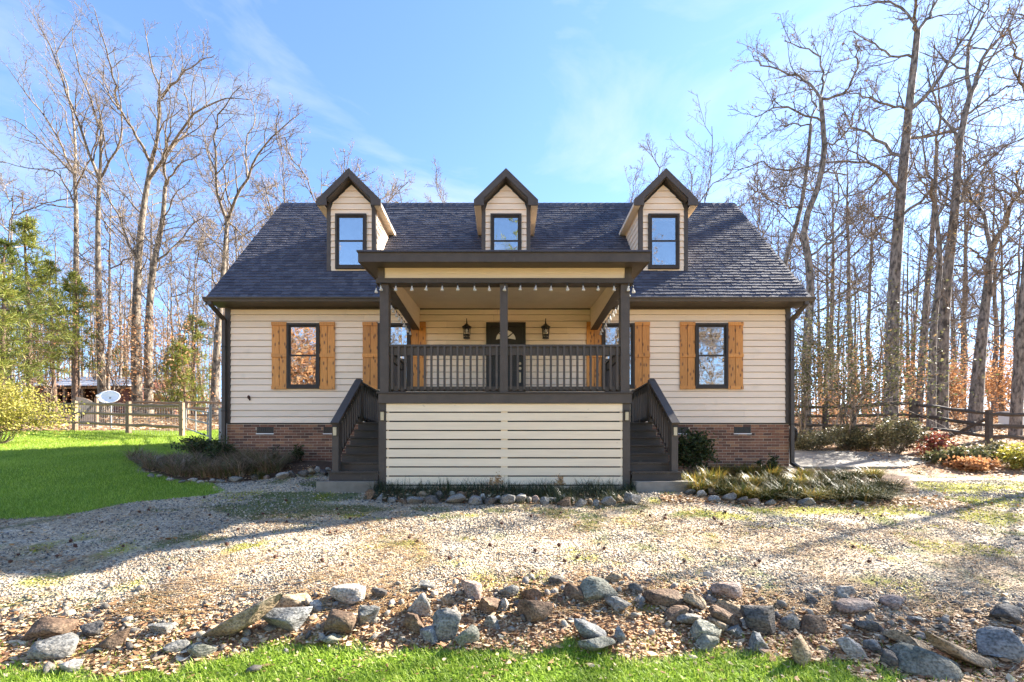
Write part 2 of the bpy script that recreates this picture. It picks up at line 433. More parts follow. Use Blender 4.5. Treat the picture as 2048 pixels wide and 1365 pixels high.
def vnoise(x, y, s, seed=0):
    """cheap smooth value noise 0..1"""
    rs = np.random.RandomState(seed); T = rs.rand(64, 64)
    x = np.asarray(x)*s+1000.3; y = np.asarray(y)*s+1000.7
    xi = np.floor(x).astype(int); yi = np.floor(y).astype(int); fx = smooth01(x-xi); fy = smooth01(y-yi)
    g = lambda a, b: T[a % 64, b % 64]
    return (g(xi,yi)*(1-fx)+g(xi+1,yi)*fx)*(1-fy)+(g(xi,yi+1)*(1-fx)+g(xi+1,yi+1)*fx)*fy
def fnoise(x, y, s, seed=0):
    return .55*vnoise(x,y,s,seed)+.3*vnoise(x,y,s*2.1,seed+1)+.15*vnoise(x,y,s*4.3,seed+2)

# regions on the ground (outlines found on the photograph, laid on the ground)
def patches(lst):
    out = []
    for px, py, w, h in lst:
        c = hit(px, py); t = hit(px, py-h); b_ = hit(px, py+h)
        out.append((c[0], c[1], w*c[1]/FPX, max(.12, (t[1]-b_[1])/2)))
    return out
YELLOW = patches([(1740,1016,110,15),(1900,978,120,13),(1990,1034,90,15),(1690,958,90,9),(1600,1022,170,10),(1970,1003,100,11),(1830,1000,60,10),(1420,1030,90,9),(1940,1100,120,20),(1650,965,70,8)])
GREEN = patches([(600,1000,120,24),(700,1022,90,12),(860,1018,50,7),(1100,1024,60,8),(640,972,70,10),(560,1030,110,14),(480,1022,60,10),(1000,1022,40,6),(1380,1032,60,8)])
def in_patch(lst, x, y, seed):
    n = fnoise(x, y, 2.3, seed); m = np.zeros(np.shape(x))
    for cx, cy, a, b_ in lst: m = np.maximum(m, 1.15-np.sqrt(((x-cx)/a)**2+((y-cy)/b_)**2))
    return smooth01((m+(n-.5)*1.5-.12)/.35)
LAWN = np.vstack([poly_px([(-60,1046),(0,1041),(120,1034),(250,1008),(400,994),(452,984),(425,968),(350,962),(285,945),(258,922)]),
                  [[-8.0,11.6],[-7.4,13],[-7.4,18],[-9,24],[-13.5,20.4],[-30,20.2],[-30,6.2]]])
BED_L = np.vstack([poly_px([(258,922),(285,945),(350,962),(425,968),(520,960),(600,950),(665,942)]), [[-3.3,11.4],[-7.1,11.4],[-8.0,11.6]]])
BED_C = poly_px([(728,1000),(790,1006),(1010,1010),(1160,1012),(1282,1008),(1268,978),(1248,968),(760,968)])
BED_R = poly_px([(1375,995),(1450,1008),(1600,1012),(1700,1010),(1800,1006),(1840,985),(1810,950),(1700,938),(1590,935),(1575,942),(1350,945),(1362,980)])
PATIO = np.array([[7.3,12.1],[10.6,12.1],[12.2,12.9],[12.0,14.4],[7.3,14.8]])
def litter_edge(x): return 3.95+.55*np.exp(-((np.asarray(x)-.7)/1.7)**2)
def reg(x, y):
    """float masks on the ground"""
    x = np.asarray(x, float); y = np.asarray(y, float)
    wob = (fnoise(x, y, 1.7, 5)-.5)
    lawn = inside(LAWN, x, y+wob*.3+.16*(fnoise(x, y, 7.0, 6)-.5)).astype(float)
    bed = (inside(BED_L, x, y) | inside(BED_C, x, y) | inside(BED_R, x, y)).astype(float)
    frontgrass = ((y+wob*.55 < 3.52-.22*smooth01((np.abs(x)-1.6)/1.2)) & (x > -3.9-2*wob) & (x < 2.6+2*wob)).astype(float)
    litter = smooth01((litter_edge(x)+wob*.5-y)/.35)*(1-frontgrass)
    behind = np.maximum(smooth01((y-17.5)/2.5), smooth01((x-9.5)/2)*smooth01((y-10.2)/1.2))*(1-lawn)
    mossY = in_patch(YELLOW, x, y, 9)*(1-bed)*(1-behind)
    mossG = in_patch(GREEN, x, y, 31)*(1-bed)*(1-lawn)
    return lawn, bed, frontgrass, litter, behind, mossY, mossG

# ================================================================== GROUND
def ground_mat():
    m = bpy.data.materials.new('ground'); m.use_nodes = True
    n, l = m.node_tree.nodes, m.node_tree.links; b = n['Principled BSDF']; b.inputs['Roughness'].default_value = .95
    b.inputs['Specular IOR Level'].default_value = .15
    tc = n.new('ShaderNodeTexCoord')
    def noise(s, d=8, ro=.7):
        x = n.new('ShaderNodeTexNoise'); x.inputs['Scale'].default_value = s; x.inputs['Detail'].default_value = d; x.inputs['Roughness'].default_value = ro
        l.new(tc.outputs['Object'], x.inputs['Vector']); return x.outputs['Fac']
    def ramp(src, els):
        r = n.new('ShaderNodeValToRGB'); e = r.color_ramp.elements
        while len(e) < len(els): e.new(.5)
        for q, (p_, c_) in zip(e, els): q.position = p_; q.color = (*c_, 1)
        l.new(src, r.inputs['Fac']); return r.outputs['Color']
    def vor(s):
        x = n.new('ShaderNodeTexVoronoi'); x.inputs['Scale'].default_value = s; l.new(tc.outputs['Object'], x.inputs['Vector']); return x
    v = vor(38)
    grav = ramp(v.outputs['Color'], [(.1,(.17,.165,.155)),(.4,(.40,.365,.30)),(.65,(.58,.49,.37)),(.9,(.70,.61,.48))])
    grav_f = ramp(noise(3), [(.3,(.9,.82,.70)),(.7,(1.05,1.0,.95))])
    mg = n.new('ShaderNodeMixRGB'); mg.blend_type = 'MULTIPLY'; mg.inputs[0].default_value = 1; l.new(grav, mg.inputs[1]); l.new(grav_f, mg.inputs[2]); col = mg.outputs['Color']
    layers = [('litter', ramp(noise(28), [(.25,(.16,.085,.045)),(.5,(.36,.22,.12)),(.72,(.56,.39,.23))])),
              ('bed', ramp(noise(18), [(.3,(.055,.035,.022)),(.55,(.12,.075,.048)),(.75,(.22,.14,.09))])),
              ('behind', ramp(noise(9), [(.3,(.15,.085,.05)),(.5,(.30,.185,.115)),(.72,(.46,.32,.21))])),
              ('moss', ramp(noise(14), [(.3,(.20,.19,.04)),(.7,(.38,.35,.06))])),
              ('greenmoss', ramp(noise(16), [(.3,(.055,.07,.02)),(.7,(.13,.15,.035))])),
              ('lawn', ramp(noise(12), [(.3,(.10,.17,.014)),(.7,(.17,.27,.022))]))]
    for a, c in layers:
        at = n.new('ShaderNodeAttribute'); at.attribute_name = a
        mx = n.new('ShaderNodeMixRGB'); l.new(at.outputs['Fac'], mx.inputs[0]); l.new(col, mx.inputs[1]); l.new(c, mx.inputs[2]); col = mx.outputs['Color']
    l.new(col, b.inputs['Base Color'])
    bp = n.new('ShaderNodeBump'); bp.inputs['Strength'].default_value = .9; bp.inputs['Distance'].default_value = .02
    l.new(v.outputs['Distance'], bp.inputs['Height']); l.new(bp.outputs['Normal'], b.inputs['Normal'])
    return m

def seg(*a):
    out = []
    for lo, hi, st in a: out.append(np.arange(lo, hi, st))
    return np.concatenate(out)
gx = np.concatenate([-np.geomspace(1200, 17, 34), seg((-16.5,-9,.3),(-9,9,.1),(9,16.5,.3)), np.geomspace(17, 1200, 34)])
gy = np.concatenate([-np.geomspace(400, 3, 24), seg((-2.5,2.5,.5),(2.5,10,.09),(10,24,.3)), np.geomspace(24.5, 1200, 44)])
XX, YY = np.meshgrid(gx, gy); ZZ = gz(XX, YY)
# gravel relief close by
near = smooth01((9-YY)/3)*smooth01((YY-2)/.6)
ZZ = ZZ + near*.018*(fnoise(XX, YY, 4.0, 3)-.5)
V = np.stack([XX.ravel(), YY.ravel(), ZZ.ravel()], 1)
nx, ny = len(gx), len(gy)
I = np.arange(nx*ny).reshape(ny, nx)
F = np.stack([I[:-1,:-1].ravel(), I[:-1,1:].ravel(), I[1:,1:].ravel(), I[1:,:-1].ravel()], 1)
ground = np_obj('ground', V, F, ground_mat(), smooth=True)
tag(ground, 'gravel drive with mossy lawn and leaf littered woodland floor around the house', kind='structure')
masks = reg(XX.ravel(), YY.ravel())
lw, bd, fg, lt, bh, my, mg_ = masks
for nm, vals in (('lawn', np.maximum(lw, fg)), ('bed', bd), ('litter', lt), ('behind', bh), ('moss', my*.9), ('greenmoss', mg_*.8)):
    at = ground.data.attributes.new(nm, 'FLOAT', 'POINT'); at.data.foreach_set('value', np.asarray(vals, dtype=np.float32))

# paved patch by the right end of the house
mb = MB()
pts = PATIO; zt = [float(gz(*p))+.05 for p in pts]
mb._add([(p[0],p[1],z) for p,z in zip(pts,zt)]+[(p[0],p[1],z-.25) for p,z in zip(pts,zt)], [tuple(range(5)), (9,8,7,6,5)]+[((i+1)%5,i,i+5,(i+1)%5+5) for i in range(5)])
o = mb.build('patio', m_concrete); tag(o, 'bare concrete walk running past the right end of the house', kind='structure')

# ================================================================== HOUSE
YW = 11.4                      # front wall plane
XL, XR = -7.02, 7.12
Z_SID0, Z_SID1 = 2.55, 5.42
EAVE_Y, EAVE_Z = 10.95, 5.53
RIDGE_Y, RIDGE_Z = 14.6, 9.86
SL = (RIDGE_Z-EAVE_Z)/(RIDGE_Y-EAVE_Y)
YB = 2*RIDGE_Y-YW
RX0, RX1 = -7.2, 7.35
def roof_z(y): return EAVE_Z+(y-EAVE_Y)*SL
rng = random.Random(7)

house = empty('house', (0, YW, 1.1), 'cream clapboard cottage with slate roof, three dormers and cedar shutters', 'house')
# front wall: gapped boards over a dark backing, painted-in lap shadow lines
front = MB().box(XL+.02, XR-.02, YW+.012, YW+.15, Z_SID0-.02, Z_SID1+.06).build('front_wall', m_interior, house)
EXPO = (Z_SID1-Z_SID0)/18
def board(mb, x0, x1, z0, z1, y, t0=.026, t1=.004):
    """one lap board seen from -y: thick lower edge, thin upper edge"""
    mb._add([(x0,y-t0,z0),(x1,y-t0,z0),(x1,y+.012,z0),(x0,y+.012,z0),(x0,y-t1,z1),(x1,y-t1,z1),(x1,y+.012,z1),(x0,y+.012,z1)],
            [(0,3,2,1),(4,5,6,7),(0,1,5,4),(1,2,6,5),(2,3,7,6),(3,0,4,7)])
for i in range(18):
    z0 = Z_SID0+i*EXPO; z1 = z0+EXPO
    xs = [XL+.13]; x = XL+.13+rng.uniform(1.5,4.5)
    while x < XR-.9: xs.append(x); x += rng.uniform(3.0,4.6)
    xs.append(XR-.13)
    for a, b_ in zip(xs[:-1], xs[1:]):
        mb = MB(); board(mb, a+.0015, b_-.0015, z0+rng.uniform(-.0015,.0015), z1-.010, YW)
        mb.build('siding_board', m_siding, front)
for sx in (XL, XR-.13):
    MB().box(sx, sx+.13, YW-.03, YW+.10, Z_SID0-.01, Z_SID1+.02).build('corner_board', m_brown, house)
MB().box(XL+.13, XR-.13, YW-.026, YW+.01, Z_SID1-.035, Z_SID1+.02).build('frieze_board', m_brown, house)
# side and back walls
gpoly = [(YW+.15, .9), (YB, .9), (YB, Z_SID1), (RIDGE_Y, RIDGE_Z-.30), (YW+.15, Z_SID1)]
MB().prism_x(gpoly, XL+.02, XL+.17).build('side_wall', m_siding, house)
MB().prism_x(gpoly, XR-.17, XR-.02).build('side_wall', m_siding, house)
MB().box(XL+.17, XR-.17, YB-.15, YB, .9, Z_SID1).build('back_wall', m_siding, house)
# foundation: mortar body with bricks
found = MB().box(XL+.03, XR-.03, YW-.003, YW+.2, .8, Z_SID0-.03).build('foundation_wall', m_mortar, house)
bw, bh_, mj = .194, .059, .011
brick_me = MB().box(-bw/2, bw/2, -.012, .02, -bh_/2, bh_/2).mesh('brick', m_brick)
half_me = MB().box(-bw/4+.003, bw/4-.003, -.012, .02, -bh_/2, bh_/2).mesh('brick', m_brick)
vents = [(-6.03, .42), (-4.36, .42), (4.36, .42), (5.92, .42)]
bricks = []; cut = []
for r in range(20):
    z = Z_SID0-.045-bh_/2-r*(bh_+mj)
    x = XL+.04+bw/2+(0 if r % 2 == 0 else -(bw+mj)/2)
    while x-bw/2 < XR-.05:
        a_, b_ = max(x-bw/2, XL+.035), min(x+bw/2, XR-.035); whole = (b_-a_) > bw-.005
        for vx, vw in vents:
            if 2.27 < z < 2.47 and a_ < vx+vw/2 and b_ > vx-vw/2:
                whole = False
                if a_ < vx-vw/2-.02: b_ = min(b_, vx-vw/2-.006)
                elif b_ > vx+vw/2+.02: a_ = max(a_, vx+vw/2+.006)
                else: b_ = a_
        if whole: bricks.append((x, z))
        elif b_-a_ > .02: cut.append((a_, b_, z))
        x += bw+mj
zg = lambda x: float(gz(x, YW))
seen = [b_ for b_ in bricks if b_[1] > zg(b_[0])-.02 and (abs(b_[0]) > 3.25)]
rest = [b_ for b_ in bricks if b_ not in set(seen)]
seen.sort(key=lambda b_: -b_[1]-.0*abs(b_[0]))
for x, z in seen[:300]:
    inst('brick', brick_me, found, (x+rng.uniform(-.003,.003), YW+.003+rng.uniform(-.003,.002), z), (0, rng.uniform(-.012,.012), 0))
mb = MB()
for x, z in seen[300:]+[b_ for b_ in rest if b_[1] > zg(b_[0])-.15]:
    mb.box(x-bw/2, x+bw/2, YW-.009, YW+.02, z-bh_/2, z+bh_/2)
for a_, b_, z in cut: mb.box(a_, b_, YW-.009, YW+.02, z-bh_/2, z+bh_/2)
mb.build('brickwork', m_brick_f, found, kind='stuff')
for vx, vw in vents:
    v = MB().box(vx-vw/2, vx+vw/2, YW-.007, YW+.03, 2.285, 2.455).build('foundation_vent', m_black, house)
    mb = MB()
    for k in range(9): mb.box(vx-vw/2+.02+k*(vw-.04)/8-.004, vx-vw/2+.02+k*(vw-.04)/8+.004, YW-.014, YW-.0075, 2.295, 2.45)
    for k in range(4): mb.box(vx-vw/2+.012, vx+vw/2-.012, YW-.013, YW-.0078, 2.305+k*.043, 2.309+k*.043)
    mb.build('grille', m_black, v)
    MB().box(vx-vw/2-.01, vx+vw/2+.01, YW-.03, YW+.02, 2.263, 2.285).build('vent_sill', m_white, v)

# roof
n_ = Vector((0, -SL, 1)).normalized()   # front slope normal (points up and forward)
rp = [(EAVE_Y, EAVE_Z-.02), (RIDGE_Y, RIDGE_Z-.02), (2*RIDGE_Y-EAVE_Y, EAVE_Z-.02), (2*RIDGE_Y-EAVE_Y, EAVE_Z-.12), (RIDGE_Y, RIDGE_Z-.20), (EAVE_Y, EAVE_Z-.12)]
roof = MB().prism_x(rp, RX0+.01, RX1-.01).build('roof', m_shingle_f, house)
SLEN = math.hypot(RIDGE_Y-EAVE_Y, RIDGE_Z-EAVE_Z)
us = Vector((0, (RIDGE_Y-EAVE_Y)/SLEN, (RIDGE_Z-EAVE_Z)/SLEN))
NC = 40; ex = SLEN/NC
DC = (-4.0, 0.0, 4.07)   # dormer centres
fields = MB(); count = 0
for c in range(NC):
    s0 = c*ex-.015
    x = RX0 + rng.uniform(-.2, 0)
    while x < RX1:
        w = rng.choice((.12, .14, .16, .18, .21)); x1 = min(x+w-.004, RX1); x0 = max(x, RX0)
        if x1-x0 > .03:
            th = rng.choice((.014, .016, .019)); dz = rng.choice((0, 0, -.010))+rng.uniform(-.002, .002)
            a = Vector((0, EAVE_Y, EAVE_Z))+us*(s0+dz); b_ = Vector((0, EAVE_Y, EAVE_Z))+us*(s0+ex+.03)
            lo, hi = n_*(.006), n_*th*1.25
            top = n_*.004
            pts = [(x0, *(a+lo)[1:]), (x1, *(a+lo)[1:]), (x1, *(b_-n_*.004)[1:]), (x0, *(b_-n_*.004)[1:]),
                   (x0, *(a+hi)[1:]), (x1, *(a+hi)[1:]), (x1, *(b_+top)[1:]), (x0, *(b_+top)[1:])]
            ym = (a.y+b_.y)/2
            hid = any(abs((x0+x1)/2-dx) < .52 and 11.9 < ym < 13.4 for dx in DC)
            behind_porch = abs((x0+x1)/2) < 2.2 and c < 9
            if count < 300 and not hid and not behind_porch:
                MB().hexa(pts).build('shingle', m_shingle, roof); count += 1
            elif not hid:
                fields.hexa(pts)
        x += w
fields.build('shingle_field', m_shingle_f, roof, kind='stuff')
mb = MB()
x = RX0
while x < RX1-.05:
    x1 = min(x+.21, RX1)
    mb._add([(x,RIDGE_Y-.14,RIDGE_Z-.14*SL+.03),(x1,RIDGE_Y-.14,RIDGE_Z-.14*SL+.03),(x1,RIDGE_Y,RIDGE_Z+.045),(x,RIDGE_Y,RIDGE_Z+.055),(x1,RIDGE_Y+.14,RIDGE_Z-.14*SL+.03),(x,RIDGE_Y+.14,RIDGE_Z-.14*SL+.03)],
            [(0,1,2,3),(3,2,4,5)]); x += .2
mb.build('ridge_cap', m_shingle_f, roof)
# rakes, soffit, fascia, gutter
for x0, x1 in ((RX0-.025, RX0+.008), (RX1-.008, RX1+.025)):
    MB().prism_x([(EAVE_Y-.02, EAVE_Z-.03),(RIDGE_Y, RIDGE_Z-.0),(2*RIDGE_Y-EAVE_Y, EAVE_Z-.03),(2*RIDGE_Y-EAVE_Y, EAVE_Z-.2),(RIDGE_Y, RIDGE_Z-.22),(EAVE_Y-.02, EAVE_Z-.2)], x0, x1).build('rake_board', m_brown, house)
MB().box(RX0, RX1, EAVE_Y+.03, YW+.02, Z_SID1+.012, Z_SID1+.03).build('soffit', m_brown, house)
MB().box(RX0, RX1, EAVE_Y+.005, EAVE_Y+.03, Z_SID1+.005, EAVE_Z-.03).build('fascia', m_brown, house)
gp = [(EAVE_Y+.003, EAVE_Z-.02), (EAVE_Y-.115, EAVE_Z-.02), (EAVE_Y-.125, EAVE_Z-.035), (EAVE_Y-.085, EAVE_Z-.11), (EAVE_Y+.003, EAVE_Z-.118)]
mb = MB(); mb.prism_x([(EAVE_Y+.003, EAVE_Z-.024),(EAVE_Y-.115, EAVE_Z-.024),(EAVE_Y-.127, EAVE_Z-.03),(EAVE_Y-.127, EAVE_Z-.055),(EAVE_Y-.10, EAVE_Z-.085),(EAVE_Y-.085, EAVE_Z-.125),(EAVE_Y+.003, EAVE_Z-.125)], RX0-.03, -2.62)
mb.build('gutter', m_brown, house)
mb = MB(); mb.prism_x([(EAVE_Y+.003, EAVE_Z-.024),(EAVE_Y-.115, EAVE_Z-.024),(EAVE_Y-.127, EAVE_Z-.03),(EAVE_Y-.127, EAVE_Z-.055),(EAVE_Y-.10, EAVE_Z-.085),(EAVE_Y-.085, EAVE_Z-.125),(EAVE_Y+.003, EAVE_Z-.125)], 2.55, RX1+.03)
mb.build('gutter', m_brown, house)
# downspouts
for sx, s in ((XL+.03, -1), (XR-.03, 1)):
    zb = float(gz(sx, YW))
    mb = MB()
    mb.bar((sx+s*.10, EAVE_Y-.05, EAVE_Z-.12), (sx+s*.10, EAVE_Y-.05, EAVE_Z-.20), .09, .07, (0,1,0))
    mb.bar((sx+s*.10, EAVE_Y-.05, EAVE_Z-.18), (sx+s*.03, YW-.075, EAVE_Z-.42), .085, .065, (0,1,0))
    mb.bar((sx+s*.03, YW-.075, EAVE_Z-.40), (sx+s*.03, YW-.075, zb+.22), .085, .065, (0,1,0))
    d = mb.build('downspout', m_brown, house)
    MB().bar((sx+s*.03, YW-.075, zb+.24), (sx+s*.12, YW-.40, zb+.05), .09, .07).build('downspout_elbow', m_bronze, d)
    for zz in (zb+1.2, zb+2.8): MB().box(sx+s*.03-.055, sx+s*.03+.055, YW-.112, YW-.03, zz, zz+.03).build('strap', m_bronze, d)

# windows
def window(xc, z0, z1, w, y, parent, blind=.16, lean=0):
    """double hung window standing proud of the boards at plane y"""
    x0, x1 = xc-w/2, xc+w/2; fw = .055
    mb = MB()
    mb.box(x0, x0+fw, y-.06, y+.005, z0, z1); mb.box(x1-fw, x1, y-.06, y+.005, z0, z1)
    mb.box(x0+fw, x1-fw, y-.06, y+.005, z1-fw, z1); mb.box(x0+fw, x1-fw, y-.07, y+.005, z0, z0+.06)
    fr = mb.build('window', m_bronze, parent)
    MB().box(x0+fw, x1-fw, y-.004, y+.002, z0+.06, z1-fw).build('dark_room_panel', m_interior, fr)  # flat dark panel painted in place of the unlit room
    zm = (z0+z1)/2+.01
    for a, b_, yy in ((zm-.02, z1-fw, y-.030), (z0+.06, zm+.02, y-.048)):
        mb = MB(); sw = .042
        mb.box(x0+fw, x0+fw+sw, yy, yy+.018, a, b_); mb.box(x1-fw-sw, x1-fw, yy, yy+.018, a, b_)
        mb.box(x0+fw+sw, x1-fw-sw, yy, yy+.018, b_-.04, b_); mb.box(x0+fw+sw, x1-fw-sw, yy, yy+.018, a, a+.045)
        sa = mb.build('sash', m_bronze, fr)
        q = MB(); q._add([(x0+fw+sw, yy+.010, a+.045), (x1-fw-sw, yy+.010, a+.045), (x1-fw-sw, yy+.010-lean, b_-.04), (x0+fw+sw, yy+.010-lean, b_-.04),
                          (x0+fw+sw, yy+.013, a+.045), (x1-fw-sw, yy+.013, a+.045), (x1-fw-sw, yy+.013-lean, b_-.04), (x0+fw+sw, yy+.013-lean, b_-.04)],
                         [(0,1,2,3),(7,6,5,4),(0,4,5,1),(1,5,6,2),(2,6,7,3),(3,7,4,0)])
        q.build('pane', m_glass, fr)
    if blind: MB().box(x0+fw+.03, x1-fw-.03, y-.0075, y-.0045, z1-fw-blind, z1-fw-.02).build('blind', m_blind, fr)
    return fr
WX = (-5.06, -2.79, 2.80, 5.13)
for xc in WX:
    window(xc, 3.40, 5.03, .82, YW-.012, house, .14)
# shutters
def shutter(xc, z0=3.385, z1=5.06, w=.372):
    y = YW-.022
    fr = MB().box(xc-w/2+.004, xc+w/2-.004, y-.004, y+.004, z0+.02, z1-.02).build('shutter', m_door, house)
    zo = rng.uniform(-3, 3)
    for s in (-1, 1):
        MB().box(xc+(-w/2 if s < 0 else .006), xc+(-.006 if s < 0 else w/2), y-.024, y-.004, z0+.004, z1-.004).build('plank', m_cedar, fr)
    for a, b_ in ((z0, z0+.085), ((z0+z1)/2-.04, (z0+z1)/2+.045), (z1-.09, z1)):
        MB().box(xc-w/2-.004, xc+w/2+.004, y-.046, y-.024, a, b_).build('batten', m_cedar, fr)
for xc in WX:
    shutter(xc-.41-.19); shutter(xc+.41+.19)
# front door
dx = 0.0
door = MB().box(-.40, .41, YW-.045, YW-.022, 2.9, 4.95).build('front_door', m_door, house)
mb = MB(); mb.box(-.495, -.40, YW-.075, YW-.016, 2.86, 5.05); mb.box(.41, .49, YW-.075, YW-.016, 2.86, 5.05); mb.box(-.40, .41, YW-.075, YW-.016, 4.955, 5.05)
mb.build('door_frame', m_door, door)
for i in range(4):                         # fan light: four lights in a half circle
    a0, a1 = math.pi*i/4+.05, math.pi*(i+1)/4-.05
    pts = [(.05*math.cos((a0+a1)/2), .03+.05*math.sin((a0+a1)/2))]+[(.245*math.cos(a0+(a1-a0)*k/6), .245*math.sin(a0+(a1-a0)*k/6)) for k in range(7)]
    MB().prism_y([(p[0]-.005, 4.61+p[1]) for p in pts], YW-.052, YW-.046).build('fanlight_pane', m_blind, door)
for a, b_ in ((-.33,-.05), (.06,.34)):
    for c, d in ((3.05,3.75), (3.85,4.5)):
        mb = MB()
        mb.box(a,b_,YW-.052,YW-.0455,c,c+.03); mb.box(a,b_,YW-.052,YW-.0455,d-.03,d); mb.box(a,a+.03,YW-.052,YW-.0455,c+.03,d-.03); mb.box(b_-.03,b_,YW-.052,YW-.0455,c+.03,d-.03)
        mb.build('door_panel', m_door, door)
for zz, r in ((4.02, .034), (3.90, .038)):
    mb = MB(); mb.tube([(.35, YW-.045, zz), (.35, YW-.085, zz)], [r, r*.9], 12); mb.build('door_lock' if zz > 4 else 'door_handle', m_brass, door)
mb = MB(); mb.box(.325,.375,YW-.055,YW-.046,3.55,3.80); mb.build('kick_plate', m_brass, door)

# dormers
YD = 11.78; DW = .621
for dc in DC:
    zb = roof_z(YD)-.04; ze = 8.27; za = ze+DW
    body = [(dc-DW+.005, zb), (dc+DW-.005, zb), (dc+DW-.005, ze), (dc, za-.02), (dc-DW+.005, ze)]
    # body runs back until it is inside the main roof
    yb_ = 13.4
    mb = MB()
    n = len(body)
    fr_ = [(x, YD+.012, z) for x, z in body]
    bk = [(x, YD+.3 if k < 2 else yb_, z if k >= 2 else roof_z(YD+.3)-.05) for k, (x, z) in enumerate(body)]
    mb._add(fr_+bk, [tuple(range(n)), tuple(range(2*n-1, n-1, -1))]+[((i+1)%n, i, i+n, (i+1)%n+n) for i in range(n)])
    dm = mb.build('dormer', m_interior, house)  # dark body behind the front board gaps gives painted shadow lines
    # front boards
    wz0, wz1, ww = 6.55, 7.97, .80
    nb = 16; e = .162
    z = zb+.17
    MB().box(dc-DW+.1, dc+DW-.1, YD-.02, YD+.012, zb+.03, z).build('base_board', m_tan, dm)
    while z < za-.12:
        z1 = z+e
        half = min(DW-.09, max(0.02, (za-.16-z)) if z > ze-.1 else 9)
        if z1 <= wz1+.05:
            for a, b_ in ((dc-DW+.09, dc-ww/2), (dc+ww/2, dc+DW-.09)):
                mb = MB(); board(mb, a, b_, z, z1-.009, YD, .022, .004); mb.build('siding_board', m_siding, dm)
        else:
            h0 = min(DW-.09, za-.14-z); h1 = max(.0, min(DW-.09, za-.14-z1))
            if h0 > .02:
                mb = MB(); t0, t1 = .022, .004
                mb._add([(dc-h0,YD-t0,z),(dc+h0,YD-t0,z),(dc+h0,YD+.012,z),(dc-h0,YD+.012,z),(dc-h1,YD-t1,z1-.009),(dc+h1+.001,YD-t1,z1-.009),(dc+h1+.001,YD+.012,z1-.009),(dc-h1,YD+.012,z1-.009)],
                        [(0,3,2,1),(4,5,6,7),(0,1,5,4),(1,2,6,5),(2,3,7,6),(3,0,4,7)])
                mb.build('siding_board', m_siding, dm)
        z = z1
    for s in (-1, 1):
        xa, xb = sorted((dc+s*(DW-.09), dc+s*(DW+.012)))
        MB().box(xa, xb, YD-.026, YD+.07, zb-.02, ze+.02).build('corner_board', m_brown, dm)
        # cheek boards, cut along the main roof
        z = zb
        while z < ze-.02:
            z1 = min(z+e, ze)
            y0 = YD+.07; y1a = max(y0+.02, EAVE_Y+(z-EAVE_Z)/SL+.06); y1b = EAVE_Y+(z1-EAVE_Z)/SL+.06
            if y1a > y0+.03:
                xo, xi = dc+s*(DW+.018), dc+s*(DW-.012); xt = dc+s*(DW+.003)
                pts = [(xi,y0,z),(xo,y0,z),(xo,y1a,z),(xi,y1a,z),(xi,y0,z1-.002),(xt,y0,z1-.002),(xt,y1b,z1-.002),(xi,y1b,z1-.002)]
                if s < 0: pts = [pts[k] for k in (1,0,3,2,5,4,7,6)]
                MB().hexa(pts).build('siding_board', m_siding, dm)
            z = z1
        # roof slope of the dormer
        yf = YD-.20
        ov = .185; th = .05
        xe = dc+s*(DW+ov); zE = ze-ov+.14; zA = za+.14
        yE = EAVE_Y+(zE-EAVE_Z)/SL; yA = EAVE_Y+(zA-EAVE_Z)/SL
        top = [(dc, yf, zA), (xe, yf, zE), (xe, yE+.02, zE), (dc, yA+.02, zA)]
        bot = [(x, y, zz-th*1.4) for x, y, zz in top]
        mb = MB(); mb._add(top+bot, [(0,1,2,3) if s < 0 else (3,2,1,0), (7,6,5,4) if s < 0 else (4,5,6,7), (0,4,5,1), (1,5,6,2), (2,6,7,3)])
        mb.build('dormer_roof', m_shingle_f, dm)
        # rake board
        zt = zA-.005
        poly = [(dc, zt+.012), (dc+s*(DW+ov+.012), zE+.008), (dc+s*(DW+ov+.012), zE-.13), (dc+s*(DW-.06), zE-.13), (dc+s*(DW-.06), zE+.055), (dc, zt-.20)]
        if s < 0: poly = poly[::-1]
        MB().prism_y(poly, yf-.028, yf+.0).build('rake_board', m_brown, dm)
        # soffit under the rake and the eave
        MB().prism_y([(dc, zt-.19), (dc+s*(DW-.06), zE+.045), (dc+s*(DW-.06), zE+.02), (dc, zt-.215)][::(1 if s > 0 else -1)], yf, YD-.0).build('rake_soffit', m_brown, dm)
        xa, xb = sorted((dc+s*(DW+.018), dc+s*(DW+ov)))
        zs = zE-.115
        ys = EAVE_Y+(zs-EAVE_Z)/SL
        MB().box(xa, xb, yf+.002, ys+.1, zs, zs+.02).build('eave_soffit', m_tan, dm)
        xa, xb = sorted((dc+s*(DW+ov-.02), dc+s*(DW+ov+.006)))
        MB().box(xa, xb, yf+.002, ys+.08, zs-.012, zE-.04).build('eave_fascia', m_tan, dm)
    window(dc, wz0, wz1, ww, YD-.012, house, .12 if dc > 1 else 0)

# ================================================================== PORCH
YF = 8.46; DZ = 2.85
PX0, PX1, PXC = -2.352, 2.305, -.04
porch = empty('porch', (PXC, YF, 1.0), 'dark brown raised front porch with cream slatted skirt and flat roof', 'porch')
for xc, w in ((PX0+.085, .165), (PXC, .145), (PX1-.085, .165)):
    MB().box(xc-w/2, xc+w/2, YF+.005, YF+.005+w, DZ-.02, 4.955).build('post', m_brown, porch)
for xc in (PX0+.045, PX1-.06):
    MB().box(xc-.07, xc+.07, YF+.03, YF+.17, .85, DZ-.20).build('lower_post', m_brown, porch)
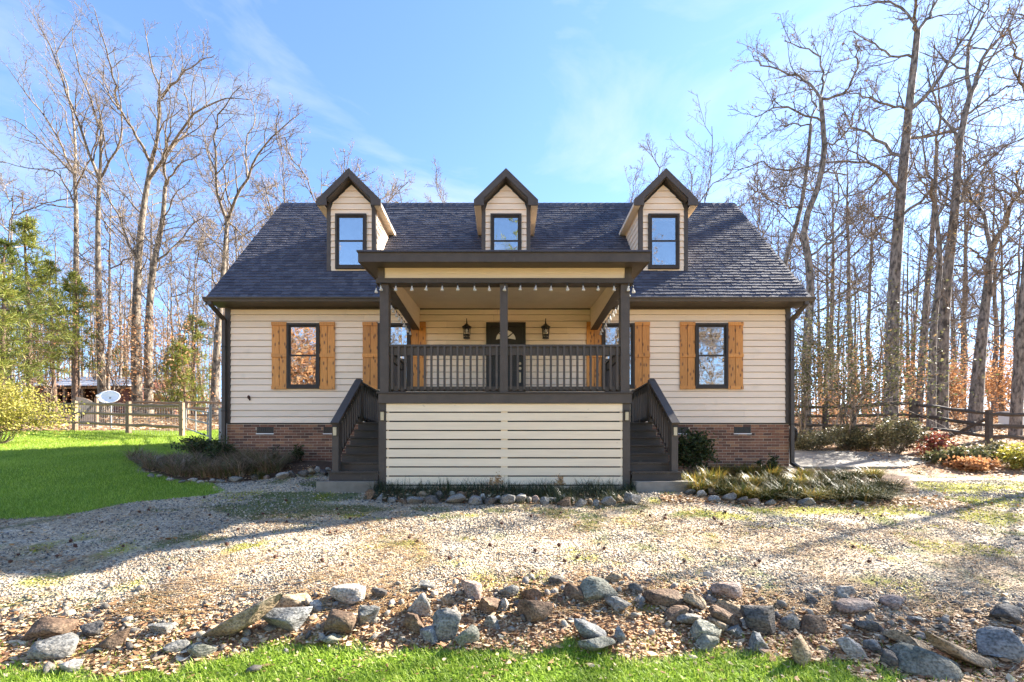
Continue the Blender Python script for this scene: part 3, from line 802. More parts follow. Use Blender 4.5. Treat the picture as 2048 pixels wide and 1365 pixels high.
# deck: rim boards and floor boards
MB().box(PX0-.02, PX1+.03, YF-.012, YF+.028, DZ-.205, DZ-.03).build('rim_board', m_brown, porch)
for s, x in ((-1, PX0-.02), (1, PX1-.01)):
    MB().box(x, x+.04, YF+.029, YW-.03, DZ-.205, DZ-.03).build('rim_board', m_brown, porch)
y = YF-.035
while y < YW-.10:
    MB().box(PX0-.05, PX1+.05, y, y+.136, DZ-.029, DZ+rng.uniform(-.0015,.0015)).build('deck_board', m_step, porch); y += .142
# skirt slats
pitch = .1705
for i in range(10):
    z1 = DZ-.21-i*pitch
    MB().box(PX0+.115+rng.uniform(-.004,.004), PX1-.125, YF+.035, YF+.058, z1-.146, z1+rng.uniform(-.002,.002)).build('slat', m_slat, porch)
MB().box(PXC-.055, PXC+.07, YF+.059, YF+.095, .85, DZ-.21).build('batten', m_slat, porch)
for x0 in (PX0+.115, PX1-.165): MB().box(x0+.012, x0+.035, YF+.059, YF+.095, .85, DZ-.21).build('batten', m_slat, porch)
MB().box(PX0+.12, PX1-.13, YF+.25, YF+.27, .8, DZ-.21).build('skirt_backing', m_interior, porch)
# front railing in two bays, side railings
def bay(x0, x1):
    MB().box(x0, x1, YF+.02, YF+.11, DZ+.855, DZ+.892).build('rail', m_brown, porch)
    r = MB().box(x0, x1, YF+.055, YF+.09, DZ+.70, DZ+.853).build('rail', m_brown, porch)
    MB().box(x0, x1, YF+.055, YF+.09, DZ+.035, DZ+.115).build('rail', m_brown, porch)
    n = 17; p = (x1-x0)/n
    for k in range(n):
        xc = x0+(k+.5)*p
        MB().hexa([(xc-.019,YF+.016,DZ+.055),(xc+.019,YF+.016,DZ+.055),(xc+.019,YF+.053,DZ+.035),(xc-.019,YF+.053,DZ+.035),
                   (xc-.019,YF+.016,DZ+.853),(xc+.019,YF+.016,DZ+.853),(xc+.019,YF+.053,DZ+.853),(xc-.019,YF+.053,DZ+.853)]).build('baluster', m_brown, r)
bay(PX0+.168, PXC-.0735); bay(PXC+.0735, PX1-.168)
for xs, s in ((PX0+.085, -1), (PX1-.085, 1)):
    y0, y1 = YF+.172, 9.95
    MB().box(xs-.045, xs+.045, y0, y1, DZ+.855, DZ+.892).build('rail', m_brown, porch)
    r = MB().box(xs-.018, xs+.018, y0, y1, DZ+.715, DZ+.853).build('rail', m_brown, porch)
    MB().box(xs-.018, xs+.018, y0, y1, DZ+.035, DZ+.115).build('rail', m_brown, porch)
    for k in range(10):
        yc = y0+.07+k*.128
        MB().box(xs+s*.0365-.018, xs+s*.0365+.018, yc-.018, yc+.018, DZ+.04, DZ+.853).build('baluster', m_brown, r)
    MB().box(xs-.05, xs+.05, y1, y1+.10, DZ, DZ+.97).build('rail_post', m_brown, porch)
# beams: brown bottoms, tan faces
BZ = 4.96
MB().box(PX0-.06, PX1+.06, YF-.03, YF+.175, 4.865, BZ).build('beam', m_brown, porch)
MB().box(PX0+.10, PX1-.10, YF+.0, YF+.15, BZ, BZ+.085).build('fascia_board', m_tan, porch)
MB().box(PX0+.10, PX1-.10, YF-.006, YF+.15, BZ+.087, BZ+.235).build('fascia_board', m_tan, porch)
for x0, x1 in ((PX0-.03, PX0+.10), (PX1-.10, PX1+.03)):
    MB().box(x0, x1, YF-.018, YF+.15, BZ, BZ+.24).build('corner_block', m_brown, porch)
RS = .105           # pitch of the porch roof and ceiling
def cz(y): return 5.10+(y-YF)*RS
for s in (-1, 1):
    xa, xb = sorted(((PX0 if s < 0 else PX1)-s*.02, (PX0 if s < 0 else PX1)-s*.19))
    MB().box(xa, xb, YF+.176, YW-.02, 4.865, 4.885).build('beam', m_brown, porch)
    xi = xb if s < 0 else xa
    mb = MB(); mb.prism_x([(YF+.151, 4.886), (YW-.02, 4.886), (YW-.02, cz(YW)-.001), (YF+.151, cz(YF+.15)-.001)], xi-.012 if s < 0 else xi-.008, xi+.008 if s < 0 else xi+.012)
    mb.build('beam_face', m_tan, porch)
    xo = xa if s < 0 else xb
    mb = MB(); mb.prism_x([(YF+.151, 4.886), (YW-.02, 4.886), (YW-.02, cz(YW)+.08), (YF+.151, cz(YF+.15)+.08)], xo-.01, xo+.01)
    mb.build('beam_face', m_tan, porch)
# ceiling boards
cx0, cx1 = PX0+.18, PX1-.18
y = YF+.152
while y < YW-.03:
    y1 = min(y+.128, YW-.025)
    MB().hexa([(cx0,y,cz(y)),(cx1,y,cz(y)),(cx1,y1-.004,cz(y1)),(cx0,y1-.004,cz(y1)),(cx0,y,cz(y)+.02),(cx1,y,cz(y)+.02),(cx1,y1-.004,cz(y1)+.02),(cx0,y1-.004,cz(y1)+.02)]).build('ceiling_board', m_ceiling, porch)
    y += .13
# roof slab with fascia, soffit
FY = 8.10; FX0, FX1 = -2.635, 2.57
def rz(y): return 5.30+(y-FY)*RS
MB().hexa([(FX0+.03,FY+.03,rz(FY)-.06),(FX1-.03,FY+.03,rz(FY)-.06),(FX1-.03,11.75,rz(11.75)-.06),(FX0+.03,11.75,rz(11.75)-.06),
           (FX0+.03,FY+.03,rz(FY)-.02),(FX1-.03,FY+.03,rz(FY)-.02),(FX1-.03,11.75,rz(11.75)-.02),(FX0+.03,11.75,rz(11.75)-.02)]).build('porch_roof', m_brown, porch)
mb = MB(); mb.hexa([(FX0-.02,FY-.03,rz(FY)-.018),(FX1+.02,FY-.03,rz(FY)-.018),(FX1+.02,11.72,rz(11.72)-.018),(FX0-.02,11.72,rz(11.72)-.018),
           (FX0-.02,FY-.03,rz(FY)+.012),(FX1+.02,FY-.03,rz(FY)+.012),(FX1+.02,11.72,rz(11.72)+.012),(FX0-.02,11.72,rz(11.72)+.012)]).build('roof_covering', m_shingle_f, porch)
MB().box(FX0, FX1, FY, FY+.03, 5.115, 5.281).build('fascia', m_brown, porch)
for x0 in (FX0, FX1-.03):
    MB().prism_x([(FY+.031, 5.115), (11.3, rz(11.3)-.185), (11.3, rz(11.3)-.02), (FY+.031, 5.281)], x0, x0+.03).build('fascia', m_brown, porch)
MB().hexa([(FX0+.031,FY+.031,5.118),(FX1-.031,FY+.031,5.118),(FX1-.031,YF+.0,5.158),(FX0+.031,YF+.0,5.158),(FX0+.031,FY+.031,5.13),(FX1-.031,FY+.031,5.13),(FX1-.031,YF,5.17),(FX0+.031,YF,5.17)]).build('soffit', m_brown, porch)
for x0, x1 in ((FX0+.031, PX0+.02), (PX1-.02, FX1-.031)):
    MB().hexa([(x0,YF+.001,5.158),(x1,YF+.001,5.158),(x1,11.35,5.158+2.89*RS),(x0,11.35,5.158+2.89*RS),(x0,YF+.001,5.17),(x1,YF+.001,5.17),(x1,11.35,5.17+2.89*RS),(x0,11.35,5.17+2.89*RS)]).build('soffit', m_brown, porch)

# ------------------------------------------------------------------ stairs at both ends of the porch
def stairs(s, label):
    xi = (PX0-.02) if s < 0 else (PX1+.03)        # porch side
    xo = -3.27 if s < 0 else 3.235                # outer side
    xn = xo-s*.065                                # newel centre
    root = empty('staircase', ((xi+xo)/2, 8.9, 1.2), label, 'stairs', 'stairs at the two ends of the porch')
    xa, xb = min(xi, xo)+.003, max(xi, xo)-.003
    z0, y0, rise, run = 1.20, 8.47, .176, .25
    for k in range(7):
        zt = z0+(k+1)*rise; yy = y0+k*run
        a, b_ = (xa, xb) if k == 0 else ((xn-.045, xb) if s < 0 else (xa, xn+.045))
        if k == 0: a, b_ = (xa-.04, xb) if s < 0 else (xa, xb+.04)
        MB().box(a+.01, b_-.01, yy, yy+.02, zt-rise+.002, zt-.032).build('riser', m_step, root)
        if k < 6: MB().box(a, b_, yy-.028, yy+run+(.04 if k == 0 else .0), zt-.03, zt).build('tread', m_step, root)
    zl = z0+7*rise
    y = y0+6*run-.028
    while y < YW-.10:
        MB().box(xa, xb, y, y+.135, zl-.03, zl).build('landing_board', m_step, root); y += .14
    xs = xn-s*.0
    for xx in (xs, xi+s*.02):
        MB().prism_x([(y0+.05, z0), (y0+.05, z0+.05), (y0+6*run, zl-.20), (YW-.08, zl-.04), (YW-.08, zl-.24), (y0+6*run+.1, zl-.24), (y0+.35, z0)], xx-.02, xx+.02).build('stringer', m_brown, root)
    MB().box(xn-.055, xn+.055, YW-.25, YW-.14, .9, zl+.0-.032).build('landing_post', m_brown, root)
    yn0, yn1 = 8.60, 9.93
    def newel(y, zb, zt):
        nw = MB().box(xn-.06, xn+.06, y-.06, y+.06, zb, zt).build('newel', m_brown, root)
        MB().hexa([(xn-.066,y-.066,zt),(xn+.066,y-.066,zt),(xn+.066,y+.066,zt),(xn-.066,y+.066,zt),(xn-.045,y-.045,zt+.03),(xn+.045,y-.045,zt+.03),(xn+.045,y+.045,zt+.03),(xn-.045,y+.045,zt+.03)]).build('post_cap', m_brown, nw)
    newel(yn0, z0+rise, 2.30); newel(yn1, zl, 3.34); newel(YW-.12, zl, 3.32)
    # sloping rails with balusters
    up = (0, -1.04, 1.33)
    p, q = (xn, yn0-.10, 2.27), (xn, yn1-.03, 3.33)
    MB().bar(p, q, .15, .04, up).build('handrail', m_brown, root)
    MB().bar((xn, yn0+.06, 2.27), (xn, yn1-.06, 3.17), .038, .10, up).build('rail', m_brown, root)
    lo = MB().bar((xn, yn0+.06, 1.66), (xn, yn1-.06, 2.58), .038, .085, up).build('rail', m_brown, root)
    for k in range(9):
        t = (k+.5)/9; yy = yn0+.06+t*(yn1-yn0-.12)
        MB().box(xn-s*.038-.018, xn-s*.038+.018, yy-.018, yy+.018, 1.66+t*.92, 2.27+t*.90).build('baluster', m_brown, lo)
    MB().box(xn-.07, xn+.07, yn1+.061, YW-.181, 3.275, 3.31).build('handrail', m_brown, root)
    r2 = MB().box(xn-.019, xn+.019, yn1+.061, YW-.181, 3.13, 3.27).build('rail', m_brown, root)
    MB().box(xn-.019, xn+.019, yn1+.061, YW-.181, zl+.05, zl+.13).build('rail', m_brown, root)
    for k in range(8):
        yy = yn1+.13+k*.14
        MB().box(xn-s*.038-.018, xn-s*.038+.018, yy-.018, yy+.018, zl+.06, 3.27).build('baluster', m_brown, r2)
    # pad
    cp = MB().box(xi+s*.02 if s > 0 else xo-.16, xo+.20 if s > 0 else xi-.02, 8.22, 9.0, .8, 1.197).build('concrete_pad', m_concrete)
    tag(cp, 'worn concrete pad under the foot of the %s porch stairs' % ('hose reel side' if s > 0 else 'lawn side'), 'concrete pad', 'pads under the stairs')
    return root
stairs(-1, 'dark brown wooden stairs on the lawn side of the porch')
stairs(1, 'dark brown wooden stairs beside the bed of yellow tipped clumps')

# ------------------------------------------------------------------ small lights
def post_light(x, y, z, label):
    root = empty('post_light', (x, y, z), label, 'post light', 'small lights on the porch and stair posts')
    MB().box(x-.042, x+.042, y-.045, y, z+.165, z+.20).build('light_cap', m_bronze, root)
    MB().box(x-.036, x+.036, y-.012, y-.0005, z, z+.164).build('back_plate', m_bronze, root)
    MB().box(x-.030, x+.030, y-.038, y-.0125, z+.008, z+.162).build('lens', m_lens, root)
m_lens = mat('frosted_lens', (.60,.50,.32), (.48,.40,.25), 10, .35)
post_light(PX0+.05, YF+.03, 2.32, 'small box light on the porch corner post beside the lawn side stairs')
post_light(PX1-.055, YF+.03, 2.32, 'small box light on the porch corner post beside the hose reel side stairs')
post_light(-3.205, 8.54, 2.04, 'small box light on the bottom newel of the lawn side stairs')
post_light(3.17, 8.54, 2.04, 'small box light on the bottom newel of the stairs by the big dark shrub')

def lantern(x, label):
    z = 4.70; y = YW-.02
    root = empty('wall_lantern', (x, y, z), label, 'wall lantern', 'black lanterns flanking the front door')
    MB().box(x-.045, x+.045, y-.03, y, z+.10, z+.30).build('back_plate', m_black, root)
    mb = MB(); mb.tube([(x, y-.02, z+.24), (x, y-.07, z+.34), (x, y-.14, z+.36), (x, y-.15, z+.27)], .013, 8); mb.tube([(x,y-.15,z+.25),(x,y-.15,z+.41)],[.014,.010],8); mb.build('bracket', m_black, root)
    mb = MB(); mb.lathe([(.012, z+.29), (.035, z+.27), (.095, z+.215), (.118, z+.205), (.118, z+.185), (.09, z+.18)], (x, y-.15), 12); mb.build('lantern_roof', m_black, root)
    mb = MB()
    for k in range(6):
        a = math.pi*2*k/6+.26
        mb.bar((x+.092*math.cos(a), y-.15+.092*math.sin(a), z+.18), (x+.074*math.cos(a), y-.15+.074*math.sin(a), z-.075), .011, .011, (math.cos(a), math.sin(a), 0))
    mb.lathe([(.076, z-.055), (.082, z-.065), (.082, z-.085), (.06, z-.09)], (x, y-.15), 12)
    mb.lathe([(.080, z-.005), (.086, z-.005), (.086, z+.004), (.080, z+.004)], (x, y-.15), 12)
    mb.build('cage', m_black, root)
    mb = MB(); mb.lathe([(.012, z+.155), (.022, z+.14), (.030, z+.115), (.026, z+.09), (.008, z+.075)], (x, y-.15), 10); mb.build('bulb', m_white, root, smooth=True)
    mb = MB(); mb.lathe([(.078, z+.178), (.064, z-.054)], (x, y-.15), 12); mb.build('lantern_glass', m_clear, root, smooth=True)
lantern(-.97, 'black caged wall lantern on the shutter-free wall to the hinge side of the door')
lantern(.98, 'black caged wall lantern on the wall to the handle side of the door')

# string lights along the beams
sl = empty('string_lights', (PXC, YF, 4.86), 'string of clear bell shaped bulbs hung along three porch beams', 'string lights')
bulb_mb = MB(); bulb_mb.lathe([(.008, -.045), (.011, -.05), (.015, -.078), (.032, -.120), (.033, -.135), (.012, -.142)], (0, 0), 8)
m_bulb = mat('pale_bulb_glass', (.80,.78,.74), (.7,.68,.64), 10, .15, spec=.8, transl=.4)
bulb_me = bulb_mb.mesh('bulb', m_bulb, True)
sock_mb = MB(); sock_mb.lathe([(.009, 0), (.011, -.01), (.011, -.045), (.008, -.05)], (0, 0), 8); sock_me = sock_mb.mesh('socket', m_black, True)
def hang(p):
    tilt = (rng.uniform(-.12,.12), rng.uniform(-.12,.12), 0)
    b_ = inst('bulb', bulb_me, sl, p, tilt); c = bpy.data.objects.new('socket', sock_me); COL.objects.link(c); c.parent = b_
mb = MB(); zc = 4.862; yc = YF-.045
xs = np.linspace(PX0+.03, PX1-.03, 17)
mb.tube([(x, yc, zc+.004*math.sin(i*2)) for i, x in enumerate(np.linspace(PX0-.05, PX1+.05, 40))], .005, 4)
for x in xs: hang((x+rng.uniform(-.012,.012), yc, zc-.006))
for x, s in ((PX0-.055, -1), (PX1+.055, 1)):
    hang((x, YF+.0, zc-.03))
    xw = x-s*.015; ys = np.linspace(YF+.25, YW-.12, 12)
    mb.tube([(xw, y, zc+.0) for y in np.linspace(YF-.03, YW-.08, 20)], .005, 4)
    for y in ys: hang((xw-s*.02+rng.uniform(-.01,.01), y+rng.uniform(-.03,.03), zc-.01))
mb.build('cable', m_black, sl)

# mud dauber nest on the siding
nx0, nz0 = P(499, 795, YW)[0], P(499, 795, YW)[2]
mb = MB(); mb.lathe([(.012,nz0-.05),(.030,nz0-.03),(.036,nz0),(.026,nz0+.03),(.010,nz0+.045)], (nx0, YW-.035), 8); mb.lathe([(.01,nz0-.085),(.018,nz0-.07),(.016,nz0-.045)], (nx0+.025, YW-.035), 7)
o = mb.build('mud_nest', m_pod); tag(o, 'small brown mud nest stuck on the siding below the lawn side window', 'insect nest')

# ================================================================== FENCES, BARN AND YARD THINGS
def G(x, y): return float(gz(x, y))
def fence(label, pts, heights, rails, m, group, brace=None, mesh_panel=False):
    root = empty('rail_fence', (pts[0][0], pts[0][1], G(*pts[0])), label, 'fence', group)
    r2 = random.Random(len(pts)*7+int(pts[0][0]))
    tops = []
    for (x, y), h in zip(pts, heights):
        z = G(x, y); w = .075
        MB().hexa([(x-w,y-w,z-.2),(x+w,y-w,z-.2),(x+w,y+w,z-.2),(x-w,y+w,z-.2),(x-w*.9,y-w*.9,z+h),(x+w*.9,y-w*.9,z+h+r2.uniform(-.02,.03)),(x+w*.9,y+w*.9,z+h),(x-w*.9,y+w*.9,z+h)]).build('post', m, root)
    for (a, b_), ha, hb in zip(zip(pts[:-1], pts[1:]), heights[:-1], heights[1:]):
        for f in rails:
            za, zb = G(*a)+ha*f, G(*b_)+hb*f
            n = 7; ps = []; rs = []
            for k in range(n):
                t = -.02+1.04*k/(n-1)
                ps.append((a[0]+(b_[0]-a[0])*t+r2.uniform(-.015,.015), a[1]+(b_[1]-a[1])*t-.03, za+(zb-za)*t+r2.uniform(-.02,.02)))
                rs.append(.068*(1 if 0 < k < n-1 else .6))
            mb = MB(); mb.tube(ps, rs, 6, r2, .22); mb.build('rail', m, root)
    if mesh_panel:
        mb = MB()
        for (a, b_), ha, hb in zip(zip(pts[:-1], pts[1:]), heights[:-1], heights[1:]):
            L = math.hypot(b_[0]-a[0], b_[1]-a[1]); n = int(L/.15)
            for k in range(n+1):
                t = k/n; x, y = a[0]+(b_[0]-a[0])*t, a[1]+(b_[1]-a[1])*t+.06; z = G(x, y)
                mb.box(x-.0022, x+.0022, y-.002, y+.002, z+.02, z+(ha+(hb-ha)*t)*.88)
            for q in range(7):
                f = .04+q*.135
                mb.bar((a[0], a[1]+.06, G(*a)+ha*f), (b_[0], b_[1]+.06, G(*b_)+hb*f), .0045, .0045)
        mb.build('wire_mesh', m_greymetal, root, kind='stuff')
    return root
# pale fence: front run on the lawn, ending at a post by the metal gate
fa = [tuple(hit(20, 862)[:2])] + [tuple(hit(px, py)[:2]) for px, py in ((150,862),(257,868),(364,874))]
fa = [(fa[1][0]-3.0, fa[1][1]+.1)]+fa[1:]
fh = [1.34, 1.34, 1.36, 1.38]
fence('pale split rail fence with wire mesh along the bright lawn', fa, fh, (.28,.60,.90), m_frail, 'split rail fences', mesh_panel=True)
# the run that goes back behind the lawn
fb = [(fa[-1][0]+.4, fa[-1][1]+7.5), (fa[-1][0]+3.6, fa[-1][1]+8.0), (fa[-1][0]+6.8, fa[-1][1]+8.5), (fa[-1][0]+10, fa[-1][1]+9)]
fence('weathered rail fence at the back of the lawn, partly hidden by the house corner', fb, [1.3]*4, (.3,.6,.9), m_frail, 'split rail fences', mesh_panel=True)
fc = [(fa[1][0]-2.5, fa[1][1]+6.0), (fa[1][0]+.8, fa[1][1]+6.1), (fa[1][0]+4.1, fa[1][1]+6.3), (fa[1][0]+7.2, fa[1][1]+6.8)]
fence('low rail fence with wire mesh standing close in front of the barn', fc, [1.2]*4, (.3,.62,.92), m_frail, 'split rail fences', mesh_panel=True)
# thin tube gate from the last pale post towards the house
gp0 = Vector((fa[-1][0]+.15, fa[-1][1], G(*fa[-1][:2]))); gp1 = Vector((-9.55, 14.6, G(-9.55, 14.6)))
root = empty('tube_gate', gp0, 'thin grey metal tube gate between the last pale post and the house', 'gate')
mb = MB()
for h in (.35, .75, 1.12): mb.tube([gp0+Vector((0,0,h)), gp1+Vector((0,0,h))], .024, 6)
for t in (0.02, .5, .98): 
    q = gp0.lerp(gp1, t); mb.tube([q+Vector((0,0,.35)), q+Vector((0,0,1.12))], .022, 6)
mb.build('gate_frame', m_greymetal, root)
mb = MB(); mb.tube([gp1+Vector((.06,0,-.2)), gp1+Vector((.06,0,1.35))], .04, 8); mb.build('gate_post', m_greymetal, root)
# arched board gate in the pale fence
ga = P(152, 850, fa[1][1]+1.3); gxl, gy_ = ga[0], ga[1]; gxr = P(190, 850, gy_)[0]; gw = gxr-gxl; g0 = G((gxl+gxr)/2, gy_)
root = empty('garden_gate', ((gxl+gxr)/2, gy_, g0), 'pale plank gate with arched top and dark diagonal brace behind the pale fence', 'gate')
nb = 7
for k in range(nb):
    t0, t1 = k/nb, (k+1)/nb
    f = lambda t: g0+1.50-.30*(t)**2
    MB().prism_y([(gxl+gw*t0+.004, g0+.12), (gxl+gw*t1-.004, g0+.12), (gxl+gw*t1-.004, f(t1)), (gxl+gw*t0+.004, f(t0))], gy_-.02, gy_+.005).build('plank', m_gate, root)
MB().bar((gxl+.08, gy_-.04, g0+.35), (gxr-.04, gy_-.04, g0+1.15), .03, .09).build('brace', m_drail, root)
MB().bar((gxl+.03, gy_-.035, g0+.75), (gxr-.03, gy_-.035, g0+.75), .025, .09).build('brace', m_gate, root)
for x in (gxl-.07, gxr+.07): MB().box(x-.06, x+.06, gy_-.06, gy_+.06, g0-.2, g0+1.45).build('gate_post', m_frail, root)

# satellite dish on a mast
dc_ = P(217, 794, 21.5)
root = empty('satellite_dish', (dc_[0], dc_[1], G(dc_[0], dc_[1])), 'white oval satellite dish on a mast in front of the barn', 'satellite dish')
ax = Vector((.22, -.86, .46)).normalized(); u = ax.cross(Vector((0,0,1))).normalized(); v = u.cross(ax)
vs = []; fs = []; nr, na = 5, 24
for i in range(nr+1):
    for k in range(na):
        r = i/nr; a = 2*math.pi*k/na
        pnt = Vector(dc_)+u*(.46*r*math.cos(a))+v*(.36*r*math.sin(a))+ax*(.10*(r*r-1))
        vs.append(pnt)
for i in range(nr):
    for k in range(na): fs.append((i*na+k, i*na+(k+1)%na, (i+1)*na+(k+1)%na, (i+1)*na+k))
n0 = len(vs)
vs += [p-ax*.02 for p in vs]; fs += [tuple(i+n0 for i in f[::-1]) for f in fs]
for k in range(na): fs.append((nr*na+k, nr*na+(k+1)%na, n0+nr*na+(k+1)%na, n0+nr*na+k))
mb = MB(); mb._add(vs, fs); mb.build('dish', m_white, root, smooth=True)
foc = Vector(dc_)+ax*.36+v*-.22+u*.22
mb = MB(); mb.tube([Vector(dc_)+v*-.34-ax*.02, Vector(dc_)+v*-.36+ax*.1, foc], .016, 6); mb.build('feed_arm', m_greymetal, root)
mb = MB(); mb.tube([foc+ax*.03, foc-ax*.10], [.05, .065], 10); mb.build('feed_horn', m_white, root)
mb = MB(); mb.tube([(dc_[0], dc_[1]+.08, dc_[2]), (dc_[0], dc_[1]+.14, dc_[2]-.35), (dc_[0], dc_[1]+.14, G(dc_[0], dc_[1])-.2)], .035, 8); mb.build('mast', m_greymetal, root)

# red barn at the edge of the wood
BD = 40.0
bx0, bx1 = P(62, 800, BD)[0], P(262, 800, BD)[0]; bg = G((bx0+bx1)/2, BD)
zf, zk = EYE+(CY-771)*BD/FPX, EYE+(CY-754)*(BD+4.5)/FPX
barn = empty('barn', ((bx0+bx1)/2, BD, bg), 'low red brown barn with shallow metal roof and open front behind the lawn', 'barn')
MB().box(bx0, bx1, BD+4.3, BD+4.5, bg-.5, zk-.15).build('back_wall', m_redwall, barn)
for a, b_ in ((bx0, bx0+.15), (bx1-.15, bx1)):
    MB().prism_x([(BD+.1, bg-.5), (BD+4.3, bg-.5), (BD+4.3, zk-.2), (BD+.1, zf-.15)], a, b_).build('side_wall', m_redwall, barn)
w = (bx1-bx0)
x = bx0+.15
for f0, f1 in ((.02,.10), (.72,.985)):
    x = bx0+w*f0
    while x < bx0+w*f1-.1:
        MB().box(x+.004, min(x+.28, bx0+w*f1)-.004, BD+.1, BD+.14, bg-.3, zf-.16+.0).build('plank', m_redwall, barn); x += .28
for f in (.18, .34, .52, .71):
    MB().box(bx0+w*f-.1, bx0+w*f+.1, BD-.1, BD+.1, bg-.3, zf-.15).build('post', m_frail, barn)
MB().box(bx0, bx1, BD-.12, BD+.05, zf-.32, zf-.14).build('beam', m_frail, barn)
npan = 13
for k in range(npan):
    x0 = bx0-.3+(w+.6)*k/npan; x1 = bx0-.3+(w+.6)*(k+1)/npan
    MB().hexa([(x0,BD-.6,zf-.16),(x1-.02,BD-.6,zf-.16),(x1-.02,BD+4.8,zk-.02),(x0,BD+4.8,zk-.02),(x0,BD-.6,zf-.1),(x1-.02,BD-.6,zf-.1),(x1-.02,BD+4.8,zk+.04),(x0,BD+4.8,zk+.04)]).build('roof_panel', m_tin, barn)
# lean-to beside it
lx0, lx1 = P(288, 800, 39)[0], P(334, 800, 39)[0]; lz0, lz1 = EYE+(CY-779)*39/FPX, EYE+(CY-799)*39/FPX; lg = G(lx0, 39)
lean = empty('lean_to_shed', ((lx0+lx1)/2, 39, lg), 'small red lean-to with a steep sloping roof beside the tree trunks', 'shed')
MB().prism_y([(lx0, lg-.3), (lx1-.3, lg-.3), (lx1-.3, lz1+.1), (lx0, lz0-.1)], 39, 42).build('wall', m_redwall, lean)
mb = MB(); mb.prism_y([(lx0-.1, lz0-.02), (lx1+.1, lz1-.02), (lx1+.1, lz1+.10), (lx0-.1, lz0+.10)], 38.7, 42.2); mb.build('roof', m_tin, lean)

# utility cabinet on the lawn side wall
ux0 = -7.55
root = empty('utility_cabinet', (ux0+.18, 12.0, G(ux0, 12)), 'tall grey utility cabinet on the end wall beside the lawn', 'utility cabinet')
MB().box(ux0, ux0+.40, 11.95, 12.22, 1.95, 3.0).build('cabinet_body', m_greymetal, root)
MB().box(ux0+.03, ux0+.37, 11.935, 11.949, 2.0, 2.94).build('cabinet_door', m_greymetal, root)
MB().box(ux0+.32, ux0+.345, 11.915, 11.934, 2.4, 2.52).build('handle', m_black, root)
mb = MB(); mb.tube([(ux0+.2, 12.1, 1.95), (ux0+.2, 12.1, G(ux0, 12)-.1)], .045, 8); mb.build('conduit', m_greymetal, root)
# hose reel at the other end
hx, hy, hz = 7.28, 11.75, 2.28
root = empty('hose_reel', (hx, hy, hz), 'black round hose reel on the end wall behind the downspout', 'hose reel')
mb = MB(); mb.tube([(hx-.12,hy,hz),(hx-.10,hy,hz)], .24, 18); mb.tube([(hx+.10,hy,hz),(hx+.12,hy,hz)], .22, 18); mb.build('reel_drum', m_black, root)
mb = MB()
for k in range(5): mb.tube([(hx-.09+k*.045, hy+.19*math.cos(a), hz+.19*math.sin(a)) for a in np.linspace(0, 6.2, 18)], .02, 6)
mb.build('hose', m_black, root)
MB().box(hx-.17, hx-.125, hy-.08, hy+.08, hz-.28, hz+.1).build('bracket', m_bronze, root)

# dark fence on the side of the drive
fr = [tuple(P(1490, 870, 19.6)[:2]), tuple(P(1650, 870, 19.2)[:2]), tuple(P(1824, 880, 18.2)[:2])]
fence('dark weathered rail fence running behind the shrubs to a corner post', fr, [1.28, 1.28, 1.5], (.30,.60,.90), m_drail, 'split rail fences', mesh_panel=True)
fr2 = [(fr[-1][0]+.14, fr[-1][1]), tuple(P(1978, 885, 15.6)[:2]), tuple(P(2110, 890, 15.0)[:2]), tuple(P(2290, 890, 14.6)[:2])]
rf = fence('dark weathered rail fence from the corner post past the red leaved bush', fr2, [1.45, 1.30, 1.25, 1.25], (.30,.60,.90), m_drail, 'split rail fences', mesh_panel=False)
a, b_ = fr2[0], fr2[1]
mb = MB(); q0 = (a[0]+(b_[0]-a[0])*.45, a[1]+(b_[1]-a[1])*.45-.1); q1 = (a[0]+(b_[0]-a[0])*.97, a[1]+(b_[1]-a[1])*.97-.1)
mb.tube([(q0[0], q0[1], G(*q0)+.15), (q1[0], q1[1], G(*q1)+1.05)], .05, 6, rng, .2); mb.build('brace', m_drail, rf)
# pale white box beyond the fence
wx = P(2022, 872, 22.0); root = empty('white_box', (wx[0], wx[1], G(wx[0], wx[1])), 'small white box standing beyond the dark fence at the wood edge', 'white box')
MB().box(wx[0]-.35, wx[0]+.35, wx[1]-.25, wx[1]+.25, G(wx[0], wx[1])-.1, G(wx[0], wx[1])+.75).build('box_body', m_white, root)
MB().box(wx[0]-.40, wx[0]+.40, wx[1]-.30, wx[1]+.30, G(wx[0], wx[1])+.752, G(wx[0], wx[1])+.82).build('lid', m_white, root)

# ================================================================== TREES
def tubes(Pl, Rl, n):
    """Pl (N,k,3) polylines, Rl (N,k) radii -> vertices, quads"""
    N, k, _ = Pl.shape
    T = np.empty_like(Pl); T[:,1:-1] = Pl[:,2:]-Pl[:,:-2]; T[:,0] = Pl[:,1]-Pl[:,0]; T[:,-1] = Pl[:,-1]-Pl[:,-2]
    T /= np.linalg.norm(T, axis=2, keepdims=True)+1e-9
    d = Pl[:,-1]-Pl[:,0]; d /= np.linalg.norm(d, axis=1, keepdims=True)+1e-9
    ref = np.where(np.abs(d[:,2:3]) < .8, np.array([[0,0,1.]]), np.array([[1.,.3,0]]))
    U = np.cross(T, ref[:,None,:]); U /= np.linalg.norm(U, axis=2, keepdims=True)+1e-9
    W = np.cross(T, U)
    th = 2*np.pi*np.arange(n)/n
    V = Pl[:,:,None,:]+Rl[:,:,None,None]*(U[:,:,None,:]*np.cos(th)[None,None,:,None]+W[:,:,None,:]*np.sin(th)[None,None,:,None])
    idx = np.arange(N*k*n).reshape(N, k, n); nx_ = np.roll(idx, -1, axis=2)
    F = np.stack([idx[:,:-1], nx_[:,:-1], nx_[:,1:], idx[:,1:]], -1).reshape(-1, 4)
    return V.reshape(-1, 3), F

